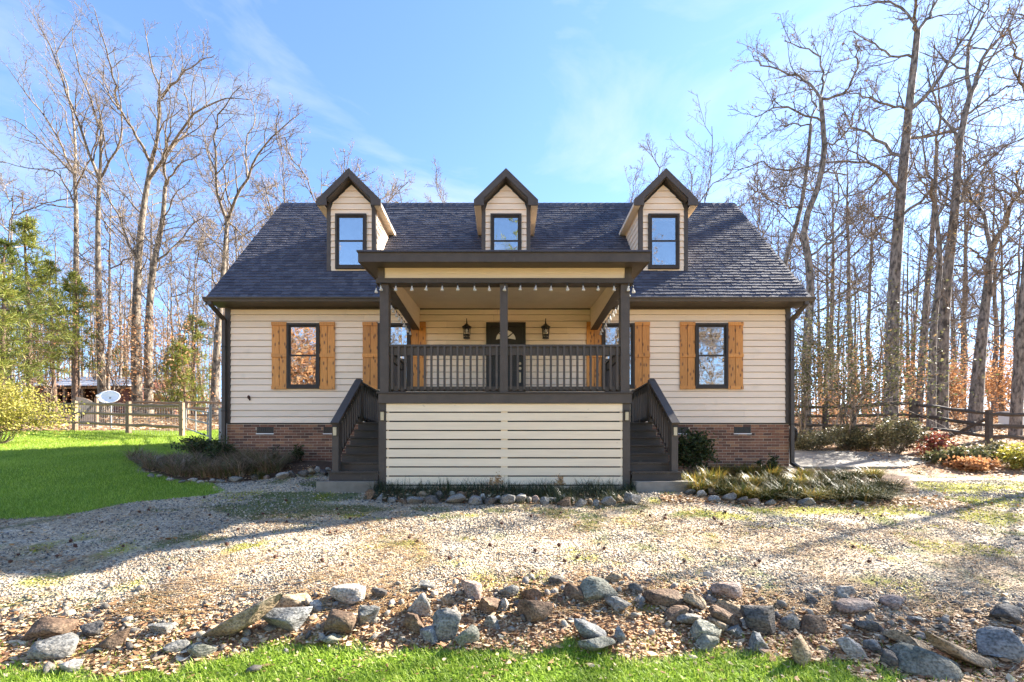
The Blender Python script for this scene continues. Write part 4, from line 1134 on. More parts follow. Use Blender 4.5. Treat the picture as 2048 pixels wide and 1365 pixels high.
def spawn(rs, Pl, Rl, m, t0, t1, ang, lenf, k, wander, up, rmin, rfac=.6, taper=.25):
    """children along every parent"""
    N, K, _ = Pl.shape
    par = np.repeat(np.arange(N), m); M = len(par)
    t = t0+(t1-t0)*((np.tile(np.arange(m), N)+rs.rand(M))/m)
    f = t*(K-1); i = np.minimum(f.astype(int), K-2); w = (f-i)[:,None]
    A, B = Pl[par, i], Pl[par, i+1]
    p = A*(1-w)+B*w; tan = B-A; tan /= np.linalg.norm(tan, axis=1, keepdims=True)+1e-9
    r0 = (Rl[par, i]*(1-w[:,0])+Rl[par, i+1]*w[:,0])
    L = np.linalg.norm(np.diff(Pl, axis=1), axis=2).sum(1)[par]
    rv = rs.randn(M, 3); rv -= tan*(rv*tan).sum(1, keepdims=True); rv /= np.linalg.norm(rv, axis=1, keepdims=True)+1e-9
    a = np.radians(ang[0]+(ang[1]-ang[0])*rs.rand(M))[:,None]
    d = tan*np.cos(a)+rv*np.sin(a); d[:,2] += up; d /= np.linalg.norm(d, axis=1, keepdims=True)
    ln = L*lenf*(1-.55*t)*(.6+.7*rs.rand(M))
    step = (ln/(k-1))[:,None]
    C = np.empty((M, k, 3)); C[:,0] = p; dd = d
    for q in range(1, k):
        dd = dd+rs.randn(M, 3)*wander; dd[:,2] += up*.5; dd /= np.linalg.norm(dd, axis=1, keepdims=True)
        C[:,q] = C[:,q-1]+dd*step
    rb = np.maximum(np.minimum(r0*rfac, ln*.014+rmin), rmin)
    Rr = rb[:,None]*(1-(1-taper)*np.linspace(0, 1, k)[None,:]); Rr = np.maximum(Rr, rmin*.6)
    return C, Rr

def resample(pts, k):
    pts = np.asarray(pts, float); s = np.concatenate([[0], np.cumsum(np.linalg.norm(np.diff(pts, axis=0), axis=1))])
    # smooth through the given points
    n = len(pts)
    if n > 2:
        tan = np.gradient(pts, s, axis=0); out = []
        for q in np.linspace(0, s[-1], k):
            i = min(np.searchsorted(s, q, 'right')-1, n-2); h = s[i+1]-s[i]; u = (q-s[i])/h
            out.append((2*u**3-3*u**2+1)*pts[i]+(u**3-2*u**2+u)*h*tan[i]+(-2*u**3+3*u**2)*pts[i+1]+(u**3-u**2)*h*tan[i+1])
        return np.array(out)
    return pts[0]+(pts[1]-pts[0])*np.linspace(0, 1, k)[:,None]

def leaf_quads(rs, C, size, flat=.5, asp=1.6, droop=0):
    """small folded leaves at points C (n,3)"""
    n = len(C)
    a = rs.randn(n, 3); a[:,2] *= flat; a[:,2] -= droop; a /= np.linalg.norm(a, axis=1, keepdims=True)+1e-9
    b = np.cross(a, rs.randn(n, 3)); b /= np.linalg.norm(b, axis=1, keepdims=True)+1e-9
    s = (size*(.6+.8*rs.rand(n)))[:,None]
    up = np.cross(a, b)
    V = np.stack([C, C+a*s*.5+b*s*.5/asp+up*s*.08, C+a*s, C+a*s*.5-b*s*.5/asp+up*s*.08], 1)
    I = np.arange(n*4).reshape(n, 4)
    return V.reshape(-1, 3), np.concatenate([I[:,[0,1,2]], I[:,[0,2,3]]])

def finish_tree(name, label, base, trunk, limbs, rs, bark, group, leaves=120, lmat=None, m=(12,6,5), twig=.008, cat='tree', lsize=.085, lowbranch=0):
    """trunk: (P(1,k,3),R(1,k)); limbs: list of (pts, r0, r1)"""
    base = np.asarray(base, float)
    root = empty(name, base, label, cat, group)
    Vt, Ft = tubes(trunk[0]-base, trunk[1], 10)
    np_obj('trunk', Vt, Ft, bark, root, smooth=True)
    K = 12
    LP = np.stack([resample(p, K) for p, _, _ in limbs])
    LP[:,1:-1] += rs.randn(*LP[:,1:-1].shape)*.05
    LR = np.stack([np.linspace(a, b, K) for _, a, b in limbs])
    Vb, Fb = tubes(LP-base, LR, 7)
    P1, R1 = spawn(rs, LP, LR, m[0], .10, .99, (25, 60), .46, 8, .15, .10, twig*2.0)
    if lowbranch:
        Pq, Rq = spawn(rs, trunk[0], trunk[1], lowbranch, .3, .95, (50, 85), .22, 8, .16, .06, twig*2.0, rfac=.25)
        P1 = np.concatenate([P1, Pq]); R1 = np.concatenate([R1, Rq])
    V1, F1 = tubes(P1-base, R1, 4)
    np_obj('crown', np.concatenate([Vb, V1]), np.concatenate([Fb, F1+len(Vb)]), bark, root, smooth=True)
    P2, R2 = spawn(rs, P1, R1, m[1], .15, 1.0, (25, 60), .50, 5, .20, .08, twig*1.25)
    P3, R3 = spawn(rs, P2, R2, m[2], .2, 1.0, (25, 60), .50, 3, .2, .06, twig)
    V2, F2 = tubes(P2-base, R2, 3); V3, F3 = tubes(P3-base, R3, 3)
    tw = np_obj('twigs', np.concatenate([V2, V3]), np.concatenate([F2, F3+len(V2)]), m_twig, root)
    if leaves:
        src = P3[:, -1]; pick = rs.choice(len(src), min(int(leaves*.6), len(src)), replace=False)
        V, F = leaf_quads(rs, src[pick]-base, lsize, droop=.6)
        np_obj('leaves', V, F, lmat or m_dryleaf, root)
    return root

def px_tree(name, label, D, trunk_px, rpx, limbs_px, seed, bark, group, dspread=.12, base_py=None, **kw):
    """a tree whose main limbs follow the photograph, spread in depth round distance D"""
    rs = np.random.RandomState(seed)
    T = np.array([P(x, y, D) for x, y in trunk_px])
    zb = G(T[0,0], D)
    T = np.vstack([[T[0,0]+(T[0,0]-T[1,0])*.05, D, zb-.3], T[T[:,2] > zb+.5]])
    k = 16
    TP = resample(T, k); TP[:,1] += np.linspace(0, 1, k)*rs.uniform(-.3, .3)
    r0 = rpx*D/FPX
    TR = r0*np.interp(np.linspace(0, 1, k), [0, .06, .2, 1], [1.28, 1.06, 1.0, .46])
    limbs = []
    for j, (pts, f) in enumerate(limbs_px):
        sgn = rs.choice((-1, 1))*rs.uniform(.35, 1)
        A = []
        n = len(pts)
        for q, (x, y) in enumerate(pts):
            dd = D*dspread*sgn*(q/(n-1))
            A.append(P(x, y, D+dd))
        # start on the trunk itself
        d2 = np.linalg.norm((TP-A[0])[:, [0,2]], axis=1); i0 = int(np.argmin(d2))
        A[0] = np.where(d2[i0] < 1.2, TP[i0], A[0])
        L0 = r0*f
        limbs.append((np.array(A), L0*.74, max(L0*.10, .016)))
    return finish_tree(name, label, [TP[0,0], D, zb], (TP[None], TR[None]), limbs, rs, bark, group, **kw)

GL = 'bare trees behind the lawn'; GR = 'bare trees beyond the dark fence'; GB = 'bare trees behind the house roof'
px_tree('bare_tree', 'tall slim bare tree with long limbs sweeping out over the pines', 35, [(152,812),(155,545),(156,418),(154,352)], 6.3,
        [([(154,352),(100,250),(55,190),(12,130)], .5), ([(154,352),(145,220),(120,130),(100,50)], .55), ([(152,347),(105,308),(44,250),(4,233)], .45), ([(145,404),(110,347),(53,336),(-5,323)], .35),
         ([(155,380),(185,300),(200,240),(190,180)], .35), ([(148,420),(90,410),(40,395),(-10,390)], .3)], 11, m_bark_l, GL, lowbranch=5)
px_tree('bare_tree', 'tall bare tree forking into three upright limbs, rising behind the satellite dish', 33, [(205,812),(200,589),(202,396),(204,365)], 6.8,
        [([(204,365),(170,285),(135,190),(110,110),(60,20)], .55), ([(204,365),(200,264),(176,189),(154,119),(145,53)], .55), ([(206,360),(240,281),(238,180),(225,90)], .45),
         ([(200,420),(240,480),(280,520)], .3), ([(203,380),(160,330),(100,300)], .3)], 12, m_bark_l, GL, lowbranch=5)
px_tree('bare_tree', 'thick bare double trunk tree with the widest crown, next to the red lean-to', 32, [(274,812),(272,589),(281,440),(290,374),(299,325)], 8.6,
        [([(299,325),(280,285),(255,240),(235,215),(195,160),(165,145)], .5), ([(237,220),(224,145),(207,79),(189,22)], .35), ([(299,325),(312,290),(320,220),(318,180),(300,120),(290,60)], .6),
         ([(323,198),(365,149),(404,123),(430,110)], .3), ([(294,374),(347,286),(382,233),(435,202),(500,200)], .5), ([(340,300),(375,260),(370,190),(350,130)], .3), ([(285,420),(240,380),(215,330)], .3),
         ([(276,520),(220,400),(176,343),(150,300)], .4)], 13, m_bark_l, GL, m=(12,6,5), lowbranch=6)
px_tree('bare_tree', 'straight bare trunk touching the thick forked one, its long bough reaching the roof', 31.3, [(297,812),(301,589),(308,527),(325,440),(330,374)], 7.4,
        [([(330,374),(328,320),(340,260),(350,200)], .45), ([(308,527),(350,490),(400,440),(440,430)], .4), ([(330,374),(360,330),(400,310)], .35), ([(312,510),(290,470),(285,420)], .3), ([(320,460),(345,400),(380,360)], .3)], 14, m_bark_l, GL, lowbranch=4)
px_tree('bare_tree', 'bare tree with a clear V fork, nearest the lawn end of the roof', 29, [(428,820),(436,640),(444,540),(450,440)], 7.2,
        [([(450,440),(433,382),(433,308),(433,240),(445,222),(484,171)], .6), ([(450,440),(484,374),(519,303),(563,259),(598,229)], .6), ([(497,352),(492,286),(510,229),(500,190)], .35),
         ([(446,450),(415,490),(380,480),(340,500)], .25), ([(455,430),(500,480),(530,500)], .3), ([(433,382),(420,330),(415,300)], .25)], 15, m_bark_l, GL, leaves=260, lowbranch=5)
px_tree('bare_tree', 'grey bare tree with a crooked trunk rising from the eave corner beside the roof', 19.5, [(1612,850),(1612,700),(1618,559),(1613,513),(1604,454),(1627,395),(1643,318),(1636,204)], 8.2,
        [([(1636,204),(1641,136),(1620,100),(1568,82)], .4), ([(1612,520),(1680,470),(1740,400),(1768,360)], .42), ([(1636,204),(1590,150),(1520,130),(1505,110)], .4), ([(1630,230),(1570,215),(1510,235)], .32), ([(1636,215),(1690,185),(1715,120),(1712,90)], .4),
         ([(1643,290),(1690,270),(1720,200)], .3), ([(1625,400),(1570,370),(1520,380)], .25)], 16, m_bark_r, GR, leaves=220, lowbranch=4)
px_tree('bare_tree', 'slender leaning bare tree half hidden by the roof slope beside the crooked grey one', 21, [(1560,850),(1562,600),(1568,527),(1595,436),(1613,318),(1618,254)], 6,
        [([(1618,254),(1625,190),(1600,130)], .45), ([(1613,330),(1560,340),(1510,330),(1470,345)], .45), ([(1598,430),(1540,400),(1500,370)], .35), ([(1605,380),(1650,330),(1660,260)], .35), ([(1616,270),(1570,250),(1540,265)], .35)], 17, m_bark_r, GR, leaves=160, lowbranch=5)
px_tree('bare_tree', 'biggest straight grey trunk, standing behind the corner of the dark fence', 22.5, [(1781,845),(1784,760),(1790,560),(1800,430),(1812,300),(1822,200),(1835,90),(1838,60)], 11.3,
        [([(1838,60),(1828,10),(1820,-60)], .45), ([(1838,60),(1870,10),(1885,-50)], .42), ([(1812,245),(1850,190),(1900,120),(1960,20),(1985,-40)], .5), ([(1802,370),(1760,335),(1700,325),(1640,330),(1600,350)], .36),
         ([(1803,318),(1770,285),(1720,262),(1690,235),(1680,200)], .42), ([(1822,213),(1780,210),(1730,195),(1690,180)], .32), ([(1826,118),(1780,105),(1740,80),(1690,65)], .28), ([(1836,50),(1790,10),(1740,8),(1680,25)], .3),
         ([(1805,430),(1850,395),(1900,350),(1960,310),(2045,280)], .38), ([(1812,300),(1900,265),(1990,215),(2050,195)], .38), ([(1798,450),(1750,430),(1720,420)], .22)], 18, m_bark_r, GR, m=(12,6,5), leaves=120, lowbranch=5)
px_tree('bare_tree', 'tall bare trunk bending towards the frame edge, next right of the biggest grey trunk', 21.5, [(1882,845),(1886,608),(1904,409),(1913,272),(1931,195)], 10,
        [([(1931,195),(1967,118),(2004,68),(2055,30)], .6), ([(1925,210),(1935,100),(1975,10),(1990,-40)], .5), ([(1913,280),(1880,230),(1865,160),(1868,90)], .35), ([(1905,400),(1960,330),(2020,290),(2070,270)], .35), ([(1900,430),(1860,400),(1840,380)], .25),
         ([(1920,240),(1990,190),(2050,160)], .35)], 19, m_bark_r, GR, leaves=160, lowbranch=6)
px_tree('bare_tree', 'dark leaning forked trunk behind the fence post by the red leaved bush', 20, [(1948,845),(1962,700),(1975,590),(1985,500)], 11,
        [([(1985,500),(1960,420),(1925,370),(1890,340)], .5), ([(1985,500),(2010,440),(2032,390),(2040,320)], .6), ([(1960,420),(1965,350),(1980,300)], .35), ([(1975,590),(2020,520),(2060,480)], .35), ([(1985,520),(1940,500),(1900,480)], .3)], 20, m_bark_r, GR, leaves=260, lowbranch=6)
px_tree('bare_tree', 'bare trunk at the frame edge beyond the dark fence rails', 18.5, [(2030,850),(2036,700),(2044,560),(2050,400),(2056,250)], 9,
        [([(2056,250),(2040,150),(2020,60)], .5), ([(2048,420),(2000,380),(1960,370)], .35), ([(2052,330),(2100,250),(2130,180)], .5), ([(2042,560),(1990,540),(1950,550)], .3)], 21, m_bark_r, GR, leaves=200, lowbranch=8)
px_tree('bare_tree', 'thin straight bare tree between the biggest grey trunk and the bending one', 26, [(1836,840),(1850,600),(1862,450),(1868,300)], 6,
        [([(1868,300),(1878,200),(1870,120)], .55), ([(1862,400),(1830,330),(1815,280)], .4), ([(1855,520),(1890,470),(1920,450)], .35), ([(1868,310),(1900,240),(1905,170)], .45)], 22, m_bark_r, GR, lowbranch=6)
px_tree('bare_tree', 'slim bare trunk touching the bending trunk on its near side', 20.6, [(1862,845),(1868,650),(1880,520),(1872,420)], 7,
        [([(1872,420),(1850,330),(1842,250)], .55), ([(1878,500),(1930,430),(1960,400)], .4), ([(1874,440),(1895,370),(1890,300)], .45)], 23, m_bark_r, GR, lowbranch=6)

# trees of the wood: six kinds of growth, copied about
def free_tree(name, label, seed, H, r, group, base=(0,0,0), n_limbs=7, spread=.32, fork=.5, leaves=60, **kw):
    rs = np.random.RandomState(seed); k = 14
    z = np.linspace(-.3, H*.80, k); TP = np.stack([base[0]+np.cumsum(rs.randn(k))*.02*H/10, base[1]+np.cumsum(rs.randn(k))*.02*H/10, base[2]+z], 1)
    TR = r*np.interp(np.linspace(0, 1, k), [0, .06, .2, 1], [1.25, 1.06, 1, .10])
    limbs = []
    for j in range(n_limbs):
        t = fork+(1-fork)*(j+.3)/n_limbs; i = t*(k-1); p0 = np.array([np.interp(i, np.arange(k), TP[:,c]) for c in range(3)])
        a = j*2.4+rs.rand(); L = H*spread*(1.15-.6*t)*(.8+.5*rs.rand()); e = .55+.5*rs.rand()
        q = [p0]
        for s in range(1, 5):
            q.append(p0+np.array([math.cos(a)*L*s/4*(1-.05*s), math.sin(a)*L*s/4*(1-.05*s), L*e*(s/4)**1.15])+rs.randn(3)*.04*L)
        limbs.append((np.array(q), r*.42*(1.1-t*.5), .02))
    return finish_tree(name, label, base, (TP[None], TR[None]), limbs, rs, m_bark_l if seed % 2 else m_bark_r, group, leaves=leaves, **kw)

ground_at = lambda px, D: (P(px, 0, D)[0], D, G(P(px, 0, D)[0], D))
protos = [None]*5
spec = [(22,.18,7,.30,.45),(19,.145,8,.34,.35),(25,.21,8,.28,.5),(16,.105,7,.34,.3),(21,.15,6,.26,.55)]
# (kind, px, depth, scale, label, group)
spots = [
 (1, 575, 30, 1.00, 'bare tree with arching crown showing over the roof left of the first dormer', GB),
 (3, 640, 34, 1.12, 'bare tree whose crown peeps between the first dormer and the left roof end', GB),
 (1, 705, 40, .98, 'bare tree top just right of the peak of the first dormer', GB),
 (4, 818, 56, .92, 'small far treetop over the ridge, nearest the first dormer', GB),
 (1, 905, 58, 1.02, 'small far treetop over the ridge just left of the middle dormer', GB),
 (4, 1065, 58, .98, 'small far treetop over the ridge just right of the middle dormer', GB),
 (1, 1240, 46, .98, 'bare treetop over the ridge touching the third dormer on its inner side', GB),
 (0, 1345, 42, 1.08, 'fine twigged treetop standing directly behind the third dormer', GB),
 (2, 1400, 45, .98, 'fine twigged treetop between the third dormer and the roof end', GB),
 (3, 1455, 40, .95, 'bare treetop over the very end of the ridge, third dormer side', GB),
 (0, 20, 38, 1.1, 'bare tree behind the pines at the outer edge of the lawn', GL),
 (3, 75, 42, 1.1, 'slight bare tree behind the yellow green pines, second from the frame edge', GL),
 (4, 240, 44, 1.0, 'bare tree farther back between the dish and the thick forked trunk', GL),
 (3, 345, 34, .95, 'slender bare tree behind the last two pale fence posts', GL),
 (1, 385, 40, 1.0, 'bare tree deep in the wood over the tube gate', GL),
 (4, 470, 42, 1.0, 'bare tree behind the roof slope, right of the V forked one', GL),
 (3, 520, 36, 1.05, 'small bare tree rising behind the left rake of the roof', GL),
 (3, 1655, 26, 1.0, 'slender bare tree right behind the loose evergreen by the house end', GR),
 (4, 1700, 30, 1.1, 'bare tree behind the loose evergreen, nearer the biggest grey trunk', GR),
 (0, 1740, 36, 1.0, 'bare tree in the wood just left of the biggest grey trunk', GR),
 (3, 1815, 33, 1.1, 'thin bare tree farther back, just right of the biggest grey trunk', GR),
 (2, 1925, 34, .95, 'bare tree farther back between the bending trunk and the dark forked trunk', GR),
 (4, 1990, 30, 1.0, 'bare tree farther back behind the red leaved bush', GR),
 (1, 2035, 36, 1.1, 'bare tree deep in the wood at the frame edge over the white box', GR),
 (3, 2005, 25, 1.0, 'slim bare tree in front of the white box', GR),
 (3, 1560, 34, 1.2, 'bare tree behind the roof end, lowest of those on that side', GR),
]
TOPS = {575:285, 640:270, 705:315, 818:372, 905:380, 1065:372, 1240:345, 1345:296, 1400:315, 1455:335}
def tree_top(t): return max(v.co.z for c in t.children if c.name.startswith('twigs') for v in c.data.vertices)
heights = {}
for kind, px, D, sc, label, grp in spots:
    b = ground_at(px, D)
    if protos[kind] is None:
        H, r, nl, sp, fk = spec[kind]
        t = free_tree('bare_tree', label, 40+kind, H, r, grp, n_limbs=nl, spread=sp, fork=fk, m=(11,7,5), lowbranch=6, twig=.0095)
        protos[kind] = t; heights[kind] = tree_top(t)
    else:
        t = copy_tree(protos[kind]); t['label'] = label; t['group'] = grp
    if px in TOPS and grp == GB: sc = (EYE+(CY-TOPS[px])*D/FPX-b[2])/heights[kind]
    t.location = b; t.rotation_euler = (0, 0, (px*37 % 360)*math.pi/180); t.scale = (sc, sc, sc)
rs = np.random.RandomState(202)
for i in range(24):
    right = i < 14; D = rs.uniform(30, 62); px = rs.uniform(1500, 2120) if right else rs.uniform(-60, 520); kind = (0, 1, 2, 4, 3)[i % 5]
    t = copy_tree(protos[kind]); t['label'] = 'one of the bare trees deep in the wood %s' % ('beyond the dark fence' if right else 'behind the barn and pale fence')
    t['group'] = 'bare trees deep in the wood %s' % ('beyond the dark fence' if right else 'behind the barn')
    sc = rs.uniform(.75, 1.15); t.location = ground_at(px, D); t.rotation_euler = (0, 0, rs.rand()*6.28); t.scale = (sc, sc, sc)
# trees standing out of frame: they throw the shadows on the drive and show in the panes
gs = 'bare trees standing out of view by the drive'
for i, (x, y, kind, sc) in enumerate([(17.5,8.6,3,1.15),(24,12,4,.95),(18.6,13.0,1,.85),(15.5,5.8,3,.9),
        (-7,-24,2,1.15),(-13,-27,0,1.1),(-19,-24,1,1.2),(-3,-33,4,1.2),(5,-26,0,1.1),(10,-22,2,1.1),(14,-30,1,1.3),(20,-26,4,1.2),(-26,-33,2,1.2),(-10,-38,1,1.3),(16,-20,3,1.3),(0,-40,2,1.3),(24,-36,0,1.3),(-17,-18,3,1.2),(18,-17,3,1.2),(21,-21,1,1.1),(17.5,-25,4,1.1),(9,-19,3,1.2),(12,-25,2,1.0),(-8,-20,1,1.0),(-11,-24,4,1.1),(23,-19,2,1.0)]):
    t = copy_tree(protos[kind]); t['label'] = 'bare winter tree beyond the edge of the view' if y > 0 else 'bare winter tree across the drive, seen in the window panes'
    t['group'] = gs if y > 0 else 'bare trees across the drive'
    t.location = (x, y, G(x, y)); t.rotation_euler = (0, 0, i*1.9); t.scale = (sc, sc, sc)

# pines
def pine(label, base, H, r, seed, crown0, width, nm, group, whorls=16, tufts=7, cl=.30):
    rs = np.random.RandomState(seed)
    root = empty('pine_tree', base, label, 'pine tree', group)
    k = 10; z = np.linspace(-.3, H, k); TP = np.stack([np.cumsum(rs.randn(k))*.05, np.cumsum(rs.randn(k))*.05, z], 1)
    TR = np.linspace(r*1.15, .03, k)
    V, F = tubes(TP[None], TR[None], 8); np_obj('trunk', V, F, m_pinebark, root, smooth=True)
    PB = []; RB = []
    for w in range(whorls):
        t = crown0+(1-crown0)*w/whorls; zz = t*H; u = (t-crown0)/(1-crown0)
        L0 = width*(1-u)**.75*(.55+.45*min(1, u*4+.3))
        for q in range(rs.randint(3, 6)):
            a = rs.rand()*6.28; L = L0*(.55+.6*rs.rand()); el = .15+.5*u
            s = np.linspace(0, 1, 6)
            pts = np.stack([math.cos(a)*L*s, math.sin(a)*L*s, zz+L*el*s-.25*L*s**2+.18*L*s**3], 1)
            pts[:,0] += np.interp(zz, z, TP[:,0]); pts[:,1] += np.interp(zz, z, TP[:,1])
            PB.append(pts+rs.randn(6,3)*.03); RB.append(np.linspace(max(.018, r*.16*(1-u)), .008, 6))
    PB = np.array(PB); RB = np.array(RB)
    P2, R2 = spawn(rs, PB, RB, tufts, .3, 1.0, (30, 65), .42, 4, .12, .12, .006)
    Vb, Fb = tubes(PB, RB, 4); V2, F2 = tubes(P2, R2, 3)
    np_obj('crown', np.concatenate([Vb, V2]), np.concatenate([Fb, F2+len(Vb)]), m_pinebark, root)
    # needle sprays: slim blades fanned round every shoot
    t = rs.rand(len(P2), 11)*.8+.2; f = t*3; i = np.minimum(f.astype(int), 2); w = (f-i)[...,None]
    ar = np.arange(len(P2))[:,None]
    C = (P2[ar, i]*(1-w)+P2[ar, i+1]*w).reshape(-1, 3)
    ax_ = np.repeat(P2[:,-1]-P2[:,0], 11, 0); ax_ /= np.linalg.norm(ax_, axis=1, keepdims=True)
    n = len(C); d = rs.randn(n, 3)*.75+ax_*.9; d[:,2] += .25; d /= np.linalg.norm(d, axis=1, keepdims=True)
    sd = np.cross(d, rs.randn(n, 3)); sd /= np.linalg.norm(sd, axis=1, keepdims=True)
    ln = (cl*(.6+.7*rs.rand(n)))[:,None]
    V = np.stack([C-sd*ln*.04, C+sd*ln*.04, C+d*ln+sd*ln*.045, C+d*ln*1.02-sd*ln*.045], 1).reshape(-1, 3)
    np_obj('needles', V, np.arange(n*4).reshape(n, 4), nm, root)
    return root
def pine_at(label, px, D, top_py, *a, **k):
    b = ground_at(px, D); H = EYE+(CY-top_py)*D/FPX-b[2]
    return pine(label, b, H, *a, **k)
GP = 'pines by the lawn'
pine_at('bushy yellow green pine, the tallest at the edge of the lawn', 62, 27, 432, .17, 51, .26, 2.5, m_needle_y, GP, whorls=17)
pine_at('bright yellow green young pine standing right in front of the barn', 150, 30, 545, .12, 52, .36, 2.1, m_needle_y, GP, whorls=16)
pine_at('olive pine behind the yellow bush', 8, 25, 475, .17, 53, .26, 2.4, m_needle, GP, whorls=15)
pine_at('slim yellow green pine between the olive pine and the bright young one', 112, 34, 520, .16, 54, .3, 2.4, m_needle_y, GP, whorls=16)
pine_at('young green pine just beyond the tube gate, below the V forked tree', 392, 34, 630, .12, 55, .12, 2.4, m_needle_y, GP, whorls=14)
pine_at('small green pine between the thick double trunk and the end of the pale fence', 345, 38, 690, .10, 56, .05, 2.2, m_needle_y, GP, whorls=12)
pine_at('dark small pine behind the open barn', 235, 46, 690, .10, 57, .1, 2.4, m_needle, GP, whorls=12)
pine_at('yellow green pine leaning over the yellow bush at the frame edge', -25, 22, 520, .15, 68, .2, 2.6, m_needle_y, GP, whorls=18)
pine_at('small yellow pine at the last pale fence post', 372, 30, 690, .08, 70, .1, 1.6, m_needle_y, GP, whorls=11)
b = (2.0, -24.0, G(2, -24)); pine('tall pine across the drive, seen in the middle dormer window', b, 29, .40, 58, .55, 4.5, m_needle, 'pines across the drive', whorls=16)
for i, (x, y, H) in enumerate([(-12,-20,13),(-16,-22,15),(-20.5,-19,12),(-9,-21,10)]):
    pine('evergreen thicket tree across the drive, seen in the lawn side window panes', (x, y, G(x, y)), H, .2, 60+i, .05, 3.4, m_needle_y, 'evergreens across the drive', whorls=16)

# leafy trees and shrubs
def bush(name, label, base, size, seed, lm, cat, group=None, n=2600, lsize=.07, stems=14, lobes=9, airy=.4, trunk_r=.012, droop=0, stem_mat=None, zfill=0.1, blen=.42):
    """stems rising from one root with leaves gathered round them; size = (half width x, half depth y, height)"""
    rs = np.random.RandomState(seed); root = empty(name, base, label, cat, group)
    sx, sy, h = size
    a = rs.rand(stems)*6.28; rr = np.sqrt(rs.rand(stems))
    end = np.stack([np.cos(a)*rr*sx, np.sin(a)*rr*sy, h*(.95-.45*rr**2)*(.75+.3*rs.rand(stems))], 1)
    s = np.linspace(0, 1, 7)[None,:,None]
    st = np.stack([np.cos(a)*.06, np.sin(a)*.06, np.full(stems, -.05)], 1)
    PB = st[:,None]*(1-s)+end[:,None]*s; PB[:,:,2] += h*.12*np.sin(np.pi*s[...,0]); PB[:,1:] += rs.randn(stems, 6, 3)*.035*h
    RB = np.tile(np.linspace(trunk_r, trunk_r*.35, 7), (stems, 1))
    P1, R1 = spawn(rs, PB, RB, 7, .25, 1.0, (25, 65), blen, 5, .15, .05-droop*.1, trunk_r*.3)
    V0, F0 = tubes(PB, RB, 5); V1, F1 = tubes(P1, R1, 3)
    np_obj('stems', np.concatenate([V0, V1]), np.concatenate([F0, F1+len(V0)]), stem_mat or m_twig, root)
    src = P1.reshape(-1, 3); src = src[src[:,2] > h*zfill]
    C = src[rs.randint(0, len(src), n)]+rs.randn(n, 3)*np.array([sx, sy, h*.6])*airy*.22
    C = C[C[:,2] > .02]
    V, F = leaf_quads(rs, C, lsize, .7, droop=droop)
    np_obj('leaves', V, F, lm, root)
    return root
def at_px(px, py, D=None):
    if D is None: return hit(px, py)
    b = ground_at(px, D); return np.array(b)
# loose evergreen (holly like) by the house end, beech with held leaves, yellow arching bush
bush('evergreen_tree', 'loose small leaved evergreen tree with several stems by the house end', at_px(1690, 0, 15.5), (1.9, 1.4, 4.5), 71, m_olive, 'tree', n=5200, lsize=.08, stems=11, airy=1.0, trunk_r=.035, zfill=.3, blen=.85, stem_mat=m_bark_r)
bush('evergreen_tree', 'second loose evergreen close against the house end wall', at_px(1610, 0, 17.0), (1.1, 1.2, 4.6), 72, m_olive, 'tree', n=3800, lsize=.08, stems=8, airy=1.0, trunk_r=.03, zfill=.25, blen=.85, stem_mat=m_bark_r)
for px, D, lab, sd in ((1915, 27, 'beech sapling with orange leaves between the bending and the dark forked trunk', 73), (2030, 24, 'beech sapling with orange leaves at the frame edge, beyond the fence', 74), (1990, 32, 'beech sapling with orange leaves farther back in the wood', 75)):
    bush('beech_sapling', lab, at_px(px, 0, D), (1.9, 1.6, 4.2), sd, m_beech, 'tree', 'orange beech saplings', n=1900, lsize=.13, stems=8, airy=.5, trunk_r=.03, zfill=.15)
bush('yellow_bush', 'big bright yellow bush with arching shoots at the edge of the lawn', at_px(-10, 0, 15.5), (2.0, 1.7, 2.3), 76, m_yellowbush, 'bush', n=9000, lsize=.075, stems=46, airy=.28, trunk_r=.014, zfill=.02)
bush('garden_shrub', 'large dark evergreen shrub against the brick beside the stairs', at_px(1392, 0, 10.7), (.62, .50, 1.02), 77, m_evergreen, 'shrub', n=2600, lsize=.075, stems=18, airy=.3, zfill=.0)
bush('garden_shrub', 'small round dark shrub near the downspout elbow', at_px(1536, 0, 10.95), (.25, .2, .52), 78, m_evergreen, 'shrub', n=700, lsize=.055, stems=10, airy=.3, zfill=0)
bush('garden_shrub', 'small dark upright shrub against the brick on the lawn side of the porch', at_px(596, 0, 11.1), (.15, .13, .45), 79, m_evergreen, 'shrub', n=420, lsize=.06, stems=7, airy=.3, zfill=0)
bush('garden_shrub', 'sparse leggy little shrub against the brick, next to the small dark upright one', at_px(553, 0, 11.15), (.12, .1, .42), 80, m_evergreen, 'shrub', n=90, lsize=.05, stems=4, airy=.3, zfill=.1)
bush('garden_shrub', 'dark bushy shrub at the lawn side house corner', at_px(405, 0, 11.9), (.75, .5, .55), 81, m_evergreen, 'shrub', n=2200, lsize=.06, stems=20, airy=.35, zfill=0)
bush('garden_shrub', 'dark shrub squeezed between the bushy corner shrub and the downspout', at_px(445, 0, 11.0), (.32, .3, .62), 82, m_evergreen, 'shrub', n=1000, lsize=.055, stems=12, airy=.35, zfill=0)
for px, py, D, w, h, lab, sd in ((1622,0,14.9,.9,.62,'low sprawling shrub along the walk, nearest the house end',83),(1690,0,15.3,1.0,.72,'low sprawling shrub along the walk, middle of three',84),(1745,0,15.0,.75,.62,'low sprawling shrub along the walk, next to the tall rounded one',85),(1792,0,14.2,.62,1.25,'tall rounded olive shrub at the end of the walk by the corner post',86)):
    bush('garden_shrub', lab, at_px(px, py, D), (w, .7, h), sd, m_shrubleaf, 'shrub', 'shrubs along the walk', n=4200, lsize=.062, stems=30, airy=.45, zfill=0, blen=.55)
